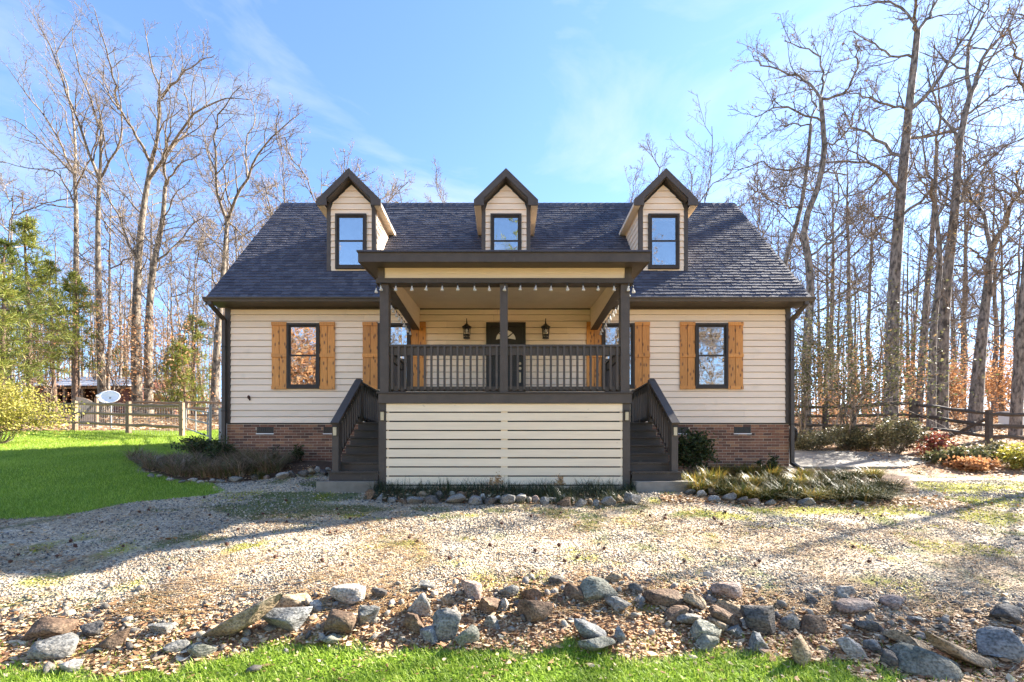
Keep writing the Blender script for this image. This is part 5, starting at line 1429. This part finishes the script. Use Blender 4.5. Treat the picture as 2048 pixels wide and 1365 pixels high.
bush('red_bush', 'red leaved bush in front of the dark fence', at_px(1868, 0, 13.6), (.62, .5, .78), 87, m_redleaf, 'bush', n=1300, lsize=.075, stems=14, airy=.35, zfill=.1)
for px, D, w, h, lab, sd, lm in ((1915,12.6,.7,.42,'low green and yellow shrub right of the red leaved bush',88,m_olive),(1985,12.9,.9,.5,'low mixed shrub under the dark fence post',89,m_shrubleaf),(2060,12.0,.8,.62,'low yellow green shrub at the frame edge by the drive',90,m_yellowbush),(1945,11.8,.55,.3,'lowest brown shrub at the edge of the drive, in front of the mixed one',91,m_beech)):
    bush('edge_shrub', lab, at_px(px, 0, D), (w, .5, h), sd, lm, 'shrub', 'shrubs at the edge of the drive', n=2200, lsize=.085, stems=18, airy=.5, zfill=0, blen=.6)
for px, D, w, h, lab, sd in ((465,30,1.6,2.0,'thin brush behind the lawn by the house corner',92),(330,34,1.8,2.2,'leaf holding brush beside the lean-to',93),(60,29,2.0,2.4,'leaf holding brush under the tallest pine',94)):
    bush('brush', lab, at_px(px, 0, D), (w, 1.2, h), sd, m_beech, 'brush', 'brush at the wood edge', n=700, lsize=.11, stems=16, airy=.5, zfill=.1)

for i, (x, y, w, h) in enumerate([(-16.5,-18,2.6,14),(-19.5,-20,2.8,16),(-22.5,-22,2.8,15),(-12,-19,2.4,12)]):
    bush('brown_leaved_tree', 'brown leaved young tree across the drive, seen in the lawn side window panes', (x, y, G(x, y)), (w, w, h), 120+i, m_beech, 'tree', 'brown leaved trees across the drive', n=6500, lsize=.24, stems=18, airy=.7, trunk_r=.06, zfill=.1)
for px, D, w, h, lab, sd in ((212,30,2.2,8.5,'tan leaved understory tree beside the trunk behind the dish',130),(335,29.5,2.2,7.0,'tan leaved understory tree right of the thick double trunk',131),(95,33,2.6,8.0,'tan leaved understory tree among the pines',132)):
    bush('beech_sapling', lab, at_px(px, 0, D), (w, w*.8, h), sd, m_beech, 'tree', 'tan leaved understory trees by the barn', n=1300, lsize=.12, stems=9, airy=.8, trunk_r=.04, zfill=.25, blen=.6)
# far wood that reads as one mass
rs = np.random.RandomState(99)
PT = []; RT = []
for i in range(320):
    D = rs.uniform(42, 100); px = rs.uniform(-160, 560) if i % 2 else rs.uniform(1500, 2220)
    x = P(px, 0, D)[0]; z = G(x, D); H = rs.uniform(10, 19); s = np.linspace(0, 1, 5)
    PT.append(np.stack([x+rs.randn()*.8*s, np.full(5, D)+rs.randn()*.8*s, z-.3+H*s], 1)); RT.append(np.linspace(1, .25, 5)*rs.uniform(.08, .2))
PT, RT = np.array(PT), np.array(RT)
P1, R1 = spawn(rs, PT, RT, 9, .25, 1, (30, 65), .24, 5, .15, .12, .02)
P2, R2 = spawn(rs, P1, R1, 5, .2, 1, (25, 60), .5, 3, .2, .08, .012)
V0, F0 = tubes(PT, RT, 5); V1, F1 = tubes(P1, R1, 3); V2, F2 = tubes(P2, R2, 3)
o = np_obj('far_woods', np.concatenate([V0, V1, V2]), np.concatenate([F0, F1+len(V0), F2+len(V0)+len(V1)]), m_twig)
tag(o, 'grey brown mass of bare woodland far behind the fences', kind='stuff')
n = 42000
D = rs.uniform(26, 80, n); px = np.where(rs.rand(n) < .5, rs.uniform(-160, 540, n), rs.uniform(1510, 2220, n)); x = (px-CX)*D/FPX
hgt = rs.rand(n)**2.0*7
C = np.stack([x, D, gz(x, D)+hgt], 1)
C = C[fnoise(x, D, .35, 77) > .42]
V, F = leaf_quads(rs, C, .15)
o = np_obj('woodland_understory', V, F, m_beech); tag(o, 'brown held leaves scattered through the low growth of the wood', kind='stuff')

n = 46000; rs = np.random.RandomState(303)
D = rs.uniform(22, 46, n); px = rs.uniform(1500, 2200, n); x = (px-CX)*D/FPX
C = np.stack([x, D, gz(x, D)+rs.rand(n)**1.7*4.6], 1)[fnoise(x, D, .5, 78) > .36]
V, F = leaf_quads(rs, C, .10)
o = np_obj('woodland_understory', V, F, m_beech); tag(o, 'tan and orange held leaves low in the wood just beyond the dark fence', kind='stuff')

# ================================================================== ROCKS
def ico(sub=2):
    import bmesh
    bm = bmesh.new(); bmesh.ops.create_icosphere(bm, subdivisions=sub, radius=1)
    V = np.array([v.co[:] for v in bm.verts]); F = np.array([[v.index for v in f.verts] for f in bm.faces]); bm.free(); return V, F
ICO_V, ICO_F = ico(3)
def rock(name, base, w, d, h, seed, m, label, group, slab=False, roll=0, yaw=None, sink=.25, cat='rock'):
    rs = np.random.RandomState(seed); V = ICO_V.copy()
    for k in range(17 if not slab else 10):
        n = rs.randn(3); n /= np.linalg.norm(n); c = rs.uniform(.40, .72)
        dt = V@n; V -= np.maximum(dt-c, 0)[:,None]*n
    if slab:
        V[:,2] = np.clip(V[:,2], -.42, .42)
    V *= 1+.012*rs.randn(len(V), 1)
    V -= (V.max(0)+V.min(0))/2
    V /= np.abs(V).max(0)
    V *= np.array([w/2, d/2, h/2])
    V += .02*min(w, h)*rs.randn(*V.shape)*.5
    o = np_obj(name, V, ICO_F, m)
    z = G(base[0], base[1])
    o.rotation_euler = (rs.uniform(-.15, .15), R(roll), rs.uniform(-.3, .3) if yaw is None else yaw)
    hz = abs(math.cos(R(roll)))*h/2+abs(math.sin(R(roll)))*w/2*.55
    o.location = (base[0], base[1], z+hz*(1-2*sink)+.0)
    return tag(o, label, cat, group)
def rock_px(x0, x1, y0, y1, tone, label, slab=False, roll=0, sink=.27, group='rocks edging the front of the drive', name='rock'):
    xc = (x0+x1)/2; b = hit(xc, y1-2)
    D = b[1]; w = (x1-x0)*D/FPX; h = (y1-y0)*D/FPX
    if roll: 
        c, s = abs(math.cos(R(roll))), abs(math.sin(R(roll))); L = w/(c+.18*s); t = max(.06, min(.5*L, (h-L*s*.8)))
        w, h = L, max(t, .07)
    d = max(.75*w, .10) if not roll else max(.3*w, .16)
    rock(name, (b[0], b[1]+d*.35), w*1.04, d, h*1.12, int(xc*7+y1), ROCKM[tone], label, group, slab, roll, None, sink)
A = rock_px
A(36,115,1243,1290,'brown','split brown rock at the end of the row, over the grey wedge')
A(42,134,1283,1325,'grey','grey wedge rock lowest at the leaf covered end of the row')
A(153,191,1249,1284,'dark','small dark brown rock next to the split brown one')
A(188,240,1265,1306,'brown','brown block half buried in leaves, next right of the small dark one',)
A(290,340,1254,1273,'grey','flat grey stone lying low just before the long tan slab', True)
A(379,560,1192,1290,'tan','long tan slab tilted up like a ramp', True, -28, .12)
A(366,416,1290,1325,'green','pale green grey flat stone under the low end of the tilted tan slab')
A(325,368,1288,1312,'grey','small grey stone left of the flat green grey one, at the grass edge')
A(109,153,1325,1350,'pale','pale stone alone in the leaves at the grass edge')
A(520,605,1222,1278,'blue','faceted blue grey rock below the upper end of the tan slab')
A(632,709,1232,1278,'brown','smooth rounded brown rock shaped like a loaf')
A(658,728,1181,1213,'pale','flat pale grey diamond shaped stone lying on the gravel', True)
A(710,756,1212,1260,'grey','block with pale top and dark face right of the loaf shaped rock')
A(615,640,1205,1225,'pale','small pale stone above the loaf shaped rock')
A(742,776,1180,1202,'dark','small dark slaty stone right of the pale diamond')
A(814,864,1187,1236,'pale','white and brown wedge standing over the round dark brown rock')
A(803,850,1228,1271,'brown','round dark brown rock directly below the white and brown wedge')
A(862,920,1218,1282,'grey','large striped grey rock with white crest')
A(833,878,1257,1290,'blue','blue grey stone tucked under the striped grey rock')
A(906,962,1254,1297,'green','green grey streaked slab leaning at the foot of the striped rock')
A(876,909,1194,1216,'tan','small yellow tan rounded stone above the striped grey rock')
A(921,965,1161,1202,'pink','upright pinkish slab at the back of the row')
A(948,1000,1198,1236,'brown','brown block below the upright pinkish slab')
A(967,1003,1235,1262,'grey','small grey wedge below the brown block')
A(836,869,1166,1187,'grey','small grey stone with light top at the back, above the white and brown wedge')
A(998,1038,1172,1199,'grey','dark grey block with pale edge right of the pinkish slab')
A(995,1020,1200,1226,'pale','small pale brown chip beside the brown block')
A(637,680,1273,1293,'green','green grey stone mostly hidden under the loaf shaped rock')
A(545,612,1199,1227,'tan','flat tan stone behind the faceted blue grey rock', True)
A(1041,1082,1180,1211,'brown','brown wedge resting behind the big rounded brown rock')
A(1038,1107,1203,1250,'brown','big rounded brown rock at the middle of the row')
A(1098,1139,1158,1174,'dark','thin dark flat stone at the back of the row near the middle', True)
A(1128,1172,1172,1208,'brown','upright brown slab against the big grey brown slab')
A(1161,1243,1157,1206,'green','big grey brown slab lying tilted, widest stone at the back of the row')
A(1209,1245,1147,1168,'tan','tan stone peeping up behind the widest back stone')
A(1213,1265,1199,1228,'grey','grey rock in front of the right corner of the widest back stone')
A(1260,1288,1171,1193,'dark','small dark cube alone between the widest back stone and the flat brown slab')
A(1142,1222,1231,1289,'blue','large tilted blue grey rock with white scratches', False, 22)
A(1160,1234,1286,1317,'green','green grey slab in the grass under the tilted blue grey rock')
A(1231,1254,1255,1291,'blue','narrow blue stone with white edge, standing at the grass')
A(1273,1294,1195,1213,'pale','small pale lump just left of the flat brown slab')
A(1294,1369,1192,1217,'brown','flat brown slab lying level on the stacked stones', True)
A(1325,1385,1210,1250,'brown','brown slab propped slantwise under the flat one', True, -28)
A(1373,1422,1175,1226,'tan','light tan slab leaning to the right', False, 38)
A(1432,1492,1171,1203,'pink','reddish flat stone on top at the back of the pile', True)
A(1436,1508,1195,1241,'tan','long tan stone lying on the thin dark brown plank shaped one', True, 24)
A(1422,1498,1203,1260,'brown','thin dark brown plank shaped stone', True, 32)
A(1496,1560,1214,1272,'dark','broad dark brown slab standing on edge')
A(1357,1416,1236,1258,'grey','low brown grey stone at the foot of the pile')
A(1416,1460,1240,1269,'tan','tan block below the thin plank shaped stone')
A(1388,1448,1251,1289,'green','green tan wedge at the foot of the pile by the grass')
A(1396,1443,1277,1307,'green','green wedge lowest in the grass below the pile')
A(1456,1492,1256,1280,'grey','grey rounded stone tucked under the broad standing slab')
A(1500,1540,1266,1306,'blue','blue green stone with white edge in front of the broad standing slab')
A(1616,1641,1191,1215,'dark','small dark block on the gravel edge behind the curved grey stone')
A(1674,1748,1212,1232,'pink','flat pale pinkish stone lying at the edge of the gravel', True)
A(1565,1611,1231,1263,'grey','curved grey stone right of the broad standing slab')
A(1608,1660,1237,1272,'brown','brown slab leaning beside the curved grey stone')
A(1719,1759,1242,1272,'dark','dark flat grey stone with light top among orange leaves')
A(1587,1632,1270,1338,'tan','tall tan stone at the grass, farthest forward of the pile')
A(1824,1851,1240,1254,'blue','small bluish stone among orange leaves')
A(1774,1824,1198,1226,'pink','pinkish block on the gravel over the long tan slabs')
A(1674,1716,1175,1196,'pale','pale grey stone alone up on the gravel')
A(1794,1876,1270,1312,'tan','shorter of two long tan slabs near the frame corner', True, 24, .1)
A(1850,2024,1266,1345,'tan','longest tan slab pointing down to the frame corner', True, 24, .1)
A(1980,2066,1259,1328,'blue','big blue grey boulder at the frame edge')
A(2002,2066,1220,1254,'dark','dark brown stone at the frame edge over the big boulder')
A(1815,1940,1305,1364,'green','mossy green grey rock under the long tan slabs')
A(1772,1803,1300,1343,'dark','dark grey upright stone at the low end of the shorter tan slab')
A(1688,1738,1275,1322,'pale','pale broken block in the orange leaves')
A(1741,1774,1286,1312,'grey','grey stone between the pale broken block and the dark upright one')

# stones edging the planted beds
def edging(pts, seed, group, fmt, tones, wmin, wmax):
    rs = np.random.RandomState(seed); words = ['first','second','third','fourth','fifth','sixth','seventh','eighth','ninth','tenth','eleventh','twelfth','thirteenth','fourteenth','fifteenth','sixteenth','seventeenth','eighteenth','nineteenth','twentieth','twenty-first','twenty-second','twenty-third','twenty-fourth','twenty-fifth','twenty-sixth','twenty-seventh','twenty-eighth','twenty-ninth','thirtieth']
    shades = {'grey':'grey','blue':'blue grey','brown':'brown','tan':'tan','pale':'whitish','dark':'dark grey','pink':'pinkish','green':'green grey'}
    for i, (px, py, wp, hp, tone) in enumerate(pts):
        b = hit(px, py); D = b[1]; w = wp*D/FPX; h = hp*D/FPX
        rock('edging_stone', (b[0], b[1]+.25*w), w*1.05, max(w*.8, .09), h*1.25, seed*100+i, ROCKM[tone], fmt % (shades[tone], words[i]), group, False, rs.uniform(-14, 14), None, .2)
Z = 3.4133
cz_ = [(740,1000,20,22,'brown'),(758,1007,13,18,'blue'),(783,1006,22,10,'grey'),(806,1009,20,9,'brown'),(830,1010,33,15,'grey'),(845,997,18,13,'tan'),(862,1010,28,16,'dark'),(878,997,16,14,'dark'),(909,1010,48,18,'grey'),
       (905,996,12,13,'green'),(922,998,20,14,'brown'),(950,1012,29,18,'blue'),(966,1000,10,12,'pale'),(983,1011,30,13,'dark'),(995,1003,14,11,'pale'),(1016,1009,30,18,'grey'),(1041,1006,22,17,'pale'),(1058,1005,11,12,'pale'),(1073,1007,14,15,'pink'),
       (1089,1012,18,17,'blue'),(1106,1005,16,9,'pale'),(1131,1013,35,14,'brown'),(1127,1000,18,11,'blue'),(1145,1008,10,12,'pale'),(1162,1014,24,14,'grey'),(1181,1010,10,12,'tan'),(1192,1013,14,13,'blue'),(1218,1013,30,18,'blue'),(1240,1005,16,14,'tan'),(1268,1010,34,24,'grey')]
edging(cz_, 5, 'stones edging the bed before the porch', '%s stone, %s from the lawn side in the row before the slatted skirt', None, 0, 0)
ls_ = [(300,956,16,7,'green'),(316,956,11,6,'pale'),(338,963,14,6,'pale'),(362,967,12,5,'grey'),(382,965,16,7,'pale'),(400,968,14,6,'pale'),(422,966,11,8,'pale'),(438,968,16,7,'grey'),(470,966,24,11,'grey'),(508,963,18,12,'dark'),
       (530,960,14,9,'pink'),(562,960,26,14,'pale'),(582,955,20,13,'dark'),(603,955,24,13,'dark'),(620,951,20,14,'tan'),(634,946,12,12,'pale'),(645,952,20,10,'dark'),(656,943,10,8,'pale')]
edging(ls_, 6, 'stones edging the brown bed by the lawn', '%s stone, %s from the lawn tip edging the brown bed', None, 0, 0)
rs_ = [(1384,990,20,10,'grey'),(1406,996,22,14,'pale'),(1432,994,26,15,'pink'),(1430,1006,24,13,'blue'),(1462,1006,28,17,'grey'),(1486,1010,22,13,'dark'),(1510,1010,26,12,'pink'),(1540,1012,22,12,'blue'),(1584,1008,20,11,'dark'),(1618,1012,32,14,'blue'),(1640,1006,16,9,'pale'),(1664,1010,24,9,'dark'),(1722,1010,18,8,'grey')]
edging(rs_, 8, 'stones edging the bed of yellow tipped clumps', '%s stone, %s from the stair pad edging the clump bed', None, 0, 0)

# ================================================================== STRAPPY PLANTS AND GRASS
def blades(rs, B, ln, wd, lean, segs=3, az=None, drop=.45):
    """curved blades rooted at B (n,3)"""
    n = len(B); a = rs.rand(n)*6.283 if az is None else az
    dx, dy = np.cos(a), np.sin(a); px_, py_ = -dy, dx
    L = ln*(.6+.7*rs.rand(n)); W = wd*(.7+.6*rs.rand(n)); le = lean*(.4+1.0*rs.rand(n))
    rows = []
    for s in range(segs+1):
        t = s/segs; out = L*le*t**1.6; up = L*t*(1-drop*le*t)
        w = W*(1-t)**.7*.5 if s < segs else 0*W
        c = np.stack([B[:,0]+dx*out, B[:,1]+dy*out, np.maximum(B[:,2]+up, B[:,2]-.01)], 1)
        o = np.stack([px_*w, py_*w, 0*w], 1)
        if s < segs: rows += [c-o, c+o]
        else: rows += [c]
    m = 2*segs+1; V = np.stack(rows, 1).reshape(-1, 3); base = np.arange(n)*m
    F4 = [np.stack([base+2*s, base+2*s+1, base+2*s+3, base+2*s+2], 1) for s in range(segs-1)]
    F3 = np.stack([base+2*(segs-1), base+2*(segs-1)+1, base+2*segs], 1)
    return V, ([np.concatenate(F4)] if F4 else [])+[F3]
def clump_mesh(seed, r, h, n, m):
    rs = np.random.RandomState(seed); a = rs.rand(n)*6.283; q = np.sqrt(rs.rand(n))*r*.45
    B = np.stack([np.cos(a)*q, np.sin(a)*q, np.zeros(n)-.02], 1)
    V, F = blades(rs, B, h*1.28, .011, .95, 5, a+rs.randn(n)*.7, .62)
    me = np_mesh('strappy_clump', V, F); me.materials.append(m); return me
m_liri_y = mat('yellow_tipped_leaf', (1,1,1), (.85,.85,.85), 20, .38, island=1, transl=.3, ramp=[(0,(.06,.085,.02)),(.4,(.16,.17,.03)),(.7,(.36,.27,.05)),(1,(.45,.26,.08))])
CM = [clump_mesh(1, .36, .25, 520, m_liri), clump_mesh(2, .38, .26, 540, m_liri), clump_mesh(3, .34, .26, 520, m_liri_y), clump_mesh(4, .36, .27, 540, m_liri_y)]
rs = np.random.RandomState(4)
rows = [('front row', [(1400,985,2),(1440,990,0),(1484,996,2),(1530,1000,0),(1575,999,1),(1620,1001,2),(1665,1001,1),(1712,1001,0),(1756,999,1)]),
        ('middle row', [(1385,968,2),(1425,966,3),(1465,972,0),(1508,974,2),(1552,976,1),(1598,972,2),(1645,980,0),(1690,982,1),(1740,982,0),(1775,982,1)]),
        ('back row', [(1440,950,2),(1490,952,3),(1540,955,2),(1604,958,3),(1655,960,1),(1700,960,0),(1742,956,3)])]
words = ['first','second','third','fourth','fifth','sixth','seventh','eighth','ninth','tenth']
for rn, lst in rows:
    for i, (px, py, k) in enumerate(lst):
        b = hit(px, py); o = bpy.data.objects.new('strappy_clump', CM[k]); COL.objects.link(o)
        o.location = b; s = rs.uniform(1.0, 1.3); o.scale = (s, s, s*rs.uniform(.9, 1.1)); o.rotation_euler = (0, 0, rs.rand()*6.28)
        tag(o, '%s strappy clump, %s from the stairs in the bed\'s %s' % ('yellow tipped' if k > 1 else 'green', words[i], rn), 'clump', 'strappy clumps in the bed by the stairs')
for px, py, lab in ((520,958,'pale green strappy clump alone among the stones near the lawn side stairs'),):
    b = hit(px, py); o = bpy.data.objects.new('strappy_clump', CM[0]); COL.objects.link(o); o.location = b; o.scale = (.7,.7,.7); tag(o, lab, 'clump')
# dried seed heads against the skirt
for px, lab in ((991,'dry brown seed head cluster near the middle batten of the skirt'), (1122,'dry brown seed head cluster farther from the middle batten of the skirt')):
    b = hit(px, 985); bush('dry_flower', lab, b, (.14,.08,.30), int(px), m_straw, 'dry flower', 'dry seed heads before the skirt', n=260, lsize=.03, stems=9, airy=.5, trunk_r=.004, zfill=.55)

def sample(poly, n, rs):
    lo, hi = poly.min(0), poly.max(0); out = []
    while sum(len(o) for o in out) < n:
        q = lo+(hi-lo)*rs.rand(n, 2); out.append(q[inside(poly, q[:,0], q[:,1])])
    return np.concatenate(out)[:n]
def stuff(name, label, V, F, m):
    o = np_obj(name, V, F, m); return tag(o, label, kind='stuff')
rs = np.random.RandomState(21)
# dark ground cover before the porch
q = sample(BED_C, 9000, rs); q = q[fnoise(q[:,0], q[:,1], 1.6, 14) > .38]
B = np.stack([q[:,0], q[:,1], gz(q[:,0], q[:,1])-.01], 1)
hh = .13+.20*smooth01((fnoise(q[:,0], q[:,1], 2.6, 18)-.35)/.35); V, F = blades(rs, B, hh, .009, .9, 3); stuff('mondo_grass', 'dark strappy ground cover in front of the slatted skirt', V, F, m_mondo)
# brown spent growth in the bed by the lawn
poly = np.vstack([poly_px([(256,918),(290,938),(350,953),(430,957),(500,955),(560,945),(575,928)]), [[-5.2,11.25],[-7.0,11.25],[-8.3,11.7]]])
q = sample(poly, 16000, rs); q = q[fnoise(q[:,0], q[:,1], 1.3, 15)+.12*smooth01((-4.6-q[:,0])/1.2) > .40]
B = np.stack([q[:,0], q[:,1], gz(q[:,0], q[:,1])-.01], 1)
hh = .16+.36*smooth01((fnoise(q[:,0], q[:,1], 2.2, 17)-.35)/.35); V, F = blades(rs, B, hh, .014, 1.25, 4); stuff('spent_ground_cover', 'brown and green spent strappy growth in the bed by the lawn', V, F, m_browngrass)
# lawn
n = 150000
lo = np.array([-22., 6.2]); hi = np.array([-3.6, 21])
q = lo+(hi-lo)*np.stack([rs.rand(n*3), rs.rand(n*3)**1.5], 1)
px = CX+q[:,0]*FPX/q[:,1]; q = q[inside(LAWN, q[:,0], q[:,1]) & (px > -40)][:n]
B = np.stack([q[:,0], q[:,1], gz(q[:,0], q[:,1])-.006], 1)
sc = np.interp(q[:,1], [6, 20], [1, 1.9])
V, F = blades(rs, B, .058*sc, .0075*sc, .55, 1); stuff('lawn_grass', 'bright green lawn grass beside the drive', V, F, m_grass)
# short grass at the bottom edge of the picture
n = 60000; q = np.stack([rs.uniform(-4.4, 3.6, n), rs.uniform(2.35, 3.8, n)], 1)
fgm = reg(q[:,0], q[:,1])[2]; prob = np.where(fgm > 0, 1.0, .12*(q[:,1] < 3.62)); q = q[rs.rand(n) < prob]
B = np.stack([q[:,0], q[:,1], gz(q[:,0], q[:,1])-.006], 1)
V, F = blades(rs, B, .062, .006, .7, 2); stuff('verge_grass', 'short green grass in front of the rock row', V, F, m_grass)
# mossy tufts on the drive
n = 90000; q = np.stack([rs.uniform(-5.5, 12.5, n), rs.uniform(5.2, 12.5, n)], 1); mk = reg(q[:,0], q[:,1])
qy = q[rs.rand(n) < mk[5]*1.0]; qg = q[rs.rand(n) < mk[6]]
V, F = blades(rs, np.stack([qy[:,0], qy[:,1], gz(qy[:,0], qy[:,1])-.004], 1), .042, .013, .7, 1); stuff('yellow_moss_grass', 'yellow green moss and grass patches on the sunny side of the drive', V, F, m_moss)
V, F = blades(rs, np.stack([qg[:,0], qg[:,1], gz(qg[:,0], qg[:,1])-.004], 1),   .045, .012, .7, 1); stuff('green_moss_grass', 'green moss and grass patches on the drive before the porch', V, F, m_greenmoss)

# gravel
OV = np.array([[1,0,0],[-1,0,0],[0,1,0],[0,-1,0],[0,0,1],[0,0,-1]], float)
OF = np.array([[0,2,4],[2,1,4],[1,3,4],[3,0,4],[2,0,5],[1,2,5],[3,1,5],[0,3,5]])
n = 230000
y = 3.9+6.1*rs.rand(n)**1.55; x = (rs.rand(n)*2-1)*1.18*y
mk = reg(x, y); keep = (rs.rand(n) < .35+1.3*smooth01((fnoise(x*.45, y*1.5, 1.0, 52)-.33)/.25)) & (mk[0] < .5) & (mk[1] < .5) & (rs.rand(n) > mk[3]*.72) & (rs.rand(n) > mk[6]*.65) & (rs.rand(n) > mk[5]*.55)
x, y = x[keep][:84000], y[keep][:84000]; n = len(x)
s = np.interp(y, [4, 8], [.0092, .0150])*(.55+.9*rs.rand(n)**1.6)
M = rs.randn(n, 3, 3); Q = np.linalg.qr(M)[0]
S = np.stack([s*(.8+.7*rs.rand(n)), s*(.7+.5*rs.rand(n)), s*(.45+.4*rs.rand(n))], 1)
V = np.einsum('vj,nj,nij->nvi', OV, S, Q)*np.array([1,1,.8])+(rs.randn(n, 6, 3)*.14*s[:,None,None])
zc_ = gz(x, y)+np.interp(y, [2, 2.6, 6, 9], [0, 1, 1, 0])*0+s*.35
V += np.stack([x, y, zc_], 1)[:,None]
F = (OF[None]+6*np.arange(n)[:,None,None]).reshape(-1, 3)
stuff('gravel', 'mixed grey and tan gravel of the drive', V.reshape(-1, 3), F, m_gravel)
# broken stone chips round the rock row
n = 700; y = rs.normal(0, .24, n); x = rs.uniform(-4.6, 4.8, n); y = y+3.75+.35*np.exp(-((x-.7)/2.2)**2)
Vi, Fi = ico(1); s = .016+.045*rs.rand(n)**2.2
V = Vi[None]*(1+.35*(rs.rand(n, len(Vi), 1)-.5)); V = np.einsum('nvj,nij->nvi', V*np.array([1,.7,.45]), np.linalg.qr(rs.randn(n,3,3)*np.array([1,1,.5]))[0])*s[:,None,None]
V += np.stack([x, y, gz(x, y)+s*.25], 1)[:,None]
stuff('stone_chips', 'broken stone chips scattered round the front rocks', V.reshape(-1, 3), (Fi[None]+len(Vi)*np.arange(n)[:,None,None]).reshape(-1, 3), m_chip)
# fallen leaves and pine straw
def lay(x, y, size, rs, m, name, label, lift=.012, curl=.25, asp=1.7):
    n = len(x); a = rs.rand(n)*6.283; tilt = rs.randn(n, 3)*np.array([.45,.45,1]); t = np.stack([np.cos(a), np.sin(a), rs.randn(n)*.28], 1)
    t /= np.linalg.norm(t, axis=1, keepdims=True); b_ = np.cross(np.array([[0,0,1.]]), t)+rs.randn(n, 3)*.3; b_ /= np.linalg.norm(b_, axis=1, keepdims=True); u_ = np.cross(t, b_)
    s = (size*(.55+.9*rs.rand(n)))[:,None]; C = np.stack([x, y, gz(x, y)+lift*(.5+1.6*rs.rand(n))], 1); cu = s*curl*(rs.rand(n)[:,None]*1.6-.3)
    V = np.stack([C-t*s*.5+u_*cu, C-t*s*.12+b_*s*.5/asp+u_*cu*.5, C+t*s*.22+b_*s*.38/asp+u_*cu*.5, C+t*s*.5+u_*cu, C+t*s*.18-b_*s*.42/asp+u_*cu*.5, C-t*s*.15-b_*s*.5/asp+u_*cu*.5], 1)
    I = np.arange(n*6).reshape(n, 6); F = np.concatenate([I[:,[0,1,2,3]], I[:,[0,3,4,5]]])
    return stuff(name, label, V.reshape(-1, 3), F, m)
n = 72000
y = 2.6+2.3*rs.rand(n); x = (rs.rand(n)*2-1)*1.2*y
mk = reg(x, y)
pr = smooth01((litter_edge(x)+.3-y)/.6)*np.where(mk[2] > 0, .08*smooth01((y-2.9)/.5), 1)*(.45+.75*fnoise(x, y, 2.2, 44))
k = rs.rand(n) < pr*1.0
lay(x[k], y[k], np.where(rs.rand(k.sum()) < .09, .062, .031), rs, m_litter, 'fallen_leaves', 'dry brown and tan leaves lying among the front rocks', curl=.28, lift=.009)
n = 30000; y = 4.6+5.6*rs.rand(n); x = (rs.rand(n)*2-1)*1.18*y; mk = reg(x, y)
k = (rs.rand(n) < .05+.85*mk[1]*(fnoise(x, y, 3, 46) > .42)) & (mk[0] < .5)
# leaves banked against the bed of clumps
n2 = 5000; xb = rs.uniform(2.6, 7.6, n2); yb = rs.normal(7.62, .16, n2); k2 = rs.rand(n2) < .8
xx, yy = np.concatenate([x[k], xb[k2]]), np.concatenate([y[k], yb[k2]])
lay(xx, yy, .055, rs, m_litter, 'fallen_leaves', 'brown leaves scattered on the drive and banked along the beds')
n = 26000; D_ = np.where(rs.rand(n) < .5, rs.uniform(10.5, 26, n), rs.uniform(17, 34, n)); x = np.where(rs.rand(n) < .6, rs.uniform(.62, 1.2, n), rs.uniform(-1.2, -.4, n))*D_
mk = reg(x, D_); k = mk[4] > .3
lay(x[k], D_[k], np.interp(D_[k], [11, 22], [.065, .16]), rs, m_litter, 'fallen_leaves', 'brown leaf carpet of the wood beyond the fences', .02)
n = 42000; y = 3.9+3.6*rs.rand(n)**1.2; x = (rs.rand(n)*2-1)*1.15*y; mk = reg(x, y)
k = (rs.rand(n) < .15+.95*smooth01((fnoise(x, y, 1.1, 48)-.42)/.16)) & (mk[0] < .5) & (mk[2] < .5); x, y = x[k], y[k]; n = len(x)
a = rs.randn(n)*.7+.3; L = (.05+.08*rs.rand(n)); C = np.stack([x, y, gz(x, y)+.016+.012*rs.rand(n)], 1); t = np.stack([np.cos(a), np.sin(a), rs.randn(n)*.12], 1)*L[:,None]*.5; b_ = np.stack([-np.sin(a), np.cos(a), 0*a], 1)*.0022
V = np.stack([C-t-b_, C+t-b_, C+t+b_, C-t+b_], 1).reshape(-1, 3)
stuff('pine_straw', 'tan pine needles strewn over the gravel', V, np.arange(n*4).reshape(n, 4), m_straw)
# spiky seed pods
n = 90; y = 4.5+3.6*rs.rand(n); x = (rs.rand(n)*2-1.15)*1.0*y; mk = reg(x, y); k = (mk[0] < .5) & (mk[1] < .5); x, y = x[k], y[k]; n = len(x)
Vi, Fi = ico(2); s = .012+.007*rs.rand(n)
sp = 1+.45*(rs.rand(n, len(Vi)) > .6)
V = Vi[None]*s[:,None,None]*sp[...,None]+np.stack([x, y, gz(x, y)+s+.01], 1)[:,None]
stuff('seed_pods', 'small dark spiky seed pods dotted over the gravel', V.reshape(-1, 3), (Fi[None]+len(Vi)*np.arange(n)[:,None,None]).reshape(-1, 3), m_pod)
